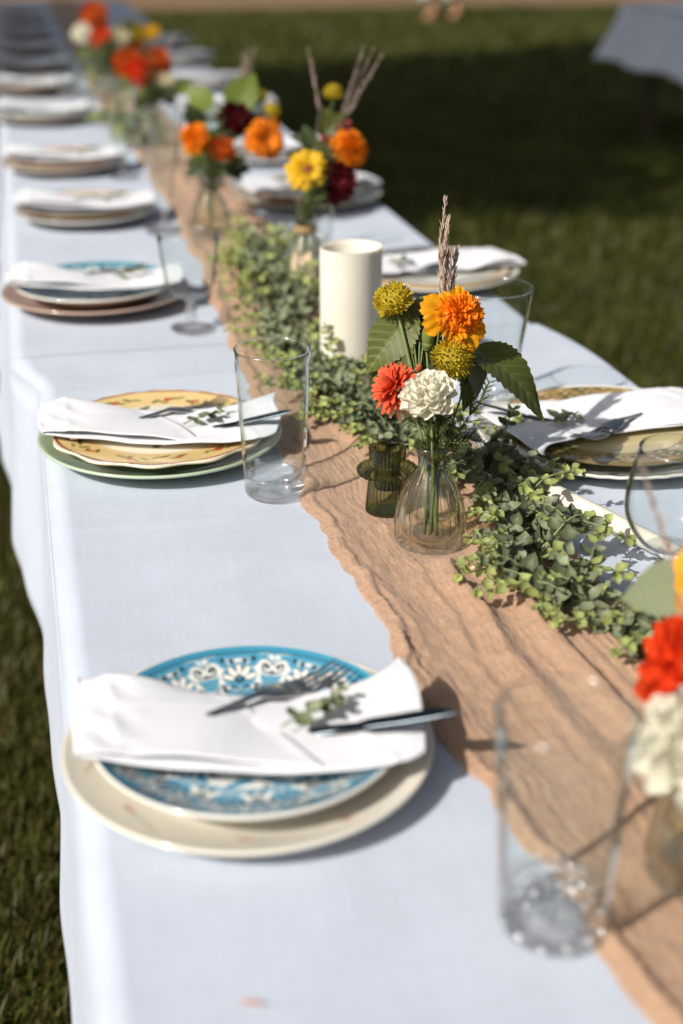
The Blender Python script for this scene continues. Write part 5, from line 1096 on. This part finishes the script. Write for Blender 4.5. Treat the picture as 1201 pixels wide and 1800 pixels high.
# ---- fifth bouquet
g5 = 'flowers in the farthest vase'; b5 = (0.27, 4.422, 0.02); n5 = (0.275, 4.43, 0.10)
for lab, hd, m, r in (('Orange flower at the top of the farthest vase', (0.262, 4.564, 0.246), 'burnt', .044), ('Dark red flower low in the farthest vase', (0.276, 4.53, 0.178), 'red', .038), ('Cream ball flower in the farthest vase', (0.326, 4.517, 0.178), 'cream', .038), ('Yellow flower at the left of the farthest cluster', (0.392, 4.565, 0.189), 'mustard', .030), ('Yellow flower at the right of the farthest cluster', (0.435, 4.557, 0.194), 'yellow', .026), ('Orange flower below the two yellow ones', (0.383, 4.551, 0.156), 'orange', .026), ('White flower at the left of the farthest vase', (0.222, 4.552, 0.196), 'white', .034)):
    flower('ball_flower', lab, 'flower', b5, hd, (0, -0.8, 0.5), [('florets', pm(m, SPOON, 'spoon'), petals_ball(50, r, g0, 0, 120))], 51, n5, False, g5)
leafspray('Leafy stem with lime leaves in the farthest vase', b5, n5, [((0.36, 4.57, 0.16), (0.38, 4.578, 0.235), (0, -1, .2), 'leaf_lime', 0), ((0.34, 4.55, 0.15), (0.40, 4.56, 0.165), (0, -1, .3), 'leaf_lime', 0), ((0.24, 4.5, 0.15), (0.19, 4.5, 0.13), (0, -1, .3), 'leaf', 0), ((0.28, 4.5, 0.14), (0.26, 4.48, 0.08), (0, -1, .3), 'leaf_dark', 0), ((0.32, 4.52, 0.13), (0.36, 4.5, 0.09), (0, -1, .3), 'leaf', 0)], gL)
fern('Feathery sprig in the farthest vase', b5, n5, (0.30, 4.5, 0.15), 60, 0.06, 41, gF)

for nm_, bb, nn, cx, cz, sd in (('third', b3, n3, 0.375, 0.0, 71), ('fourth', b4, n4, 0.33, 0.0, 72), ('farthest', b5, n5, 0.33, 0.0, 73), ('second', b2, n2, 0.485, 0.0, 74)):
    gg = random.Random(sd)
    for q in range(2):
        L_ = []
        for k in range(7):
            an = gg.uniform(-1.3, 1.3); y_ = nn[1]+gg.uniform(0.10, 0.135)*(1.2 if nm_ in ('fourth', 'farthest') else .95); a_ = (cx+gg.uniform(-.04, .04), y_, 0.12+gg.uniform(-.02, .06)); ln = gg.uniform(.035, .055)*(1.25 if nm_ in ('fourth', 'farthest') else 1)
            L_.append((a_, (a_[0]+math.sin(an)*ln, a_[1]-.012, a_[2]+math.cos(an)*ln*gg.choice((1, 1, -.6))), (0, -.9, .35), gg.choice(('leaf', 'leaf_dark', 'leaf_dark', 'leaf_lime')), gg.choice((0, 1))))
        leafspray(('Leafy filler stem on the left side of the '+nm_+' bouquet') if q == 0 else ('Leafy filler stem at the back of the '+nm_+' bouquet'), bb, nn, L_, gL)
    fern('Tall airy sprig rising through the '+nm_+' bouquet', bb, nn, (cx, nn[1]+0.07, 0.22), 46, 0.03, 80+sd, gF)
# ---- foreground bouquet at the right edge
g6 = 'flowers in the front vase'; b6 = (0.383, 0.657, 0.016); n6 = (0.387, 0.667, 0.088)
flower('marigold', 'Amber marigold cut by the right edge, topmost of the front bouquet', 'flower', b6, (0.428, 0.752, 0.168), (-0.3, -0.7, 0.5), marigold_spec(0.034, g0, 'amber', 'amber'), 61, n6, True, g6)
flower('red_dahlia', 'Blurred scarlet orange dahlia at the right edge', 'flower', b6, (0.394, 0.708, 0.126), (-0.35, -0.65, 0.6), [('petal', pm('red', SPOON, 'spoon'), petals_ball(80, 0.036, g0, 0.1, 115))], 62, n6, True, g6)
flower('cream_dahlia', 'Blurred cream dahlia in front at the right edge', 'flower', b6, (0.378, 0.660, 0.097), (-0.3, -0.75, 0.55), [('petal', pm('white', SPOON, 'spoon'), petals_ball(84, 0.040, g0, 0.1, 115))], 63, (0.387, 0.664, 0.084), True, g6)
leafspray('Leafy stem with a grey green leaf reaching left from the front bouquet', b6, n6, [((0.428, 0.775, 0.150), (0.376, 0.80, 0.134), (-.2, -.75, .6), 'leaf_back', 1), ((0.40, 0.71, 0.10), (0.37, 0.70, 0.06), (-.5, -.7, .4), 'leaf_dark', 0), ((0.41, 0.70, 0.10), (0.40, 0.68, 0.05), (-.3, -.9, .4), 'leaf', 0)], gL)
fern('Feathery sprig in the front vase', b6, n6, (0.39, 0.70, 0.11), 40, 0.022, 51, gF)
plume('Thin dried plume leaning out of the front vase', b6, n6, (0.405, 0.77, 0.165), (0.385, 0.80, 0.235), 61, 40, 0.001, 1)
# fallen petal on the cloth
o = link('fallen_petal', PM[('peach', 'strap')][0]); o.location = (0.092, 0.607, T+0.003); o.scale = (0.013,)*3; o.rotation_euler = (0, 0.2, 1.3); tag(o, 'Small peach petal fallen on the cloth near the front edge', 'petal')

# ------------------------------------------------------------------ person far across the lawn
def person(x, y, rz):
    root = empty('person', (x, y, 0), rz, 'person walking far off at the edge of the lawn in pale mint trousers', 'person')
    J = {'pelvis': (0, 0, .93, .15), 'waist': (0, 0, 1.08, .12), 'chest': (0, 0, 1.28, .15), 'neck': (0, 0, 1.44, .055), 'jaw': (0, .02, 1.53, .075), 'crown': (0, .01, 1.64, .085),
         'hl': (-.09, 0, .88, .10), 'kl': (-.10, .16, .50, .062), 'al': (-.11, -.02, .09, .038), 'tl': (-.11, .13, .035, .032), 'hr': (.09, 0, .88, .10), 'kr': (.10, .02, .49, .062), 'ar': (.11, -.20, .10, .038), 'tr': (.11, -.06, .035, .032),
         'sl': (-.17, 0, 1.37, .055), 'el': (-.23, -.08, 1.12, .042), 'wl': (-.24, .06, .90, .028), 'fl': (-.24, .10, .82, .026), 'sr': (.17, 0, 1.37, .055), 'er': (.23, .02, 1.10, .042), 'wr': (.24, .16, .92, .028), 'fr': (.24, .20, .85, .026)}
    E = [('pelvis', 'waist'), ('waist', 'chest'), ('chest', 'neck'), ('neck', 'jaw'), ('jaw', 'crown'), ('pelvis', 'hl'), ('hl', 'kl'), ('kl', 'al'), ('al', 'tl'), ('pelvis', 'hr'), ('hr', 'kr'), ('kr', 'ar'), ('ar', 'tr'), ('chest', 'sl'), ('sl', 'el'), ('el', 'wl'), ('wl', 'fl'), ('chest', 'sr'), ('sr', 'er'), ('er', 'wr'), ('wr', 'fr')]
    ks = list(J); me = bpy.data.meshes.new('body'); me.from_pydata([J[k][:3] for k in ks], [(ks.index(a), ks.index(b)) for a, b in E], []); me.materials.append(M['skin'])
    o = link('body', me, root); sk = o.modifiers.new('skin', 'SKIN'); lay = me.skin_vertices[0] if me.skin_vertices else None
    if lay is None: bm = bmesh.new(); bm.from_mesh(me); bm.verts.layers.skin.verify(); bm.to_mesh(me); bm.free(); lay = me.skin_vertices[0]
    for i, k in enumerate(ks): lay.data[i].radius = (J[k][3],)*2
    lay.data[0].use_root = True
    ss = o.modifiers.new('smooth', 'SUBSURF'); ss.levels = ss.render_levels = 2
    c = MB()
    for s, q in ((-1, ('hl', 'kl', 'al')), (1, ('hr', 'kr', 'ar'))):
        a, b, d = [Vector(J[k][:3]) for k in q]; e = b.lerp(d, 0.62); c.tube([Vector((s*.07, 0, 1.02)), a, a.lerp(b, .5), b, e], [.13, .125, .115, .11, .135], seg=14, caps=False)
    c.build('trousers', M['mint'], root)
    c = MB(); c.tube([(0, 0, .95), (0, 0, 1.08), (0, 0, 1.28), (0, 0, 1.40)], [.19, .15, .18, .10], seg=16); c.build('top', M['mint'], root)
    c = MB(); c.ball((0, -.02, 1.63), .115, u=14, v=10); c.ball((0, -.09, 1.50), .08, u=12, v=8, sc=(1, .6, 1.6)); c.build('hair', M['hair'], root)
    for q in (('al', 'tl'), ('ar', 'tr')):
        a, b = [Vector(J[k][:3]) for k in q]; c = MB(); d = (b-a); d.z = 0; p0 = Vector((a.x, a.y, .012))-d*.45; c.tube([p0, p0+d*.8, p0+d*1.7], [.036, .042, .034], seg=10)
        for i in range(len(c.v)): c.v[i] = (c.v[i][0], c.v[i][1], max(0, min(c.v[i][2], .028)))
        c.build('sandal', M['sandal'], root)
person(4.86, 16.3, 0.5)
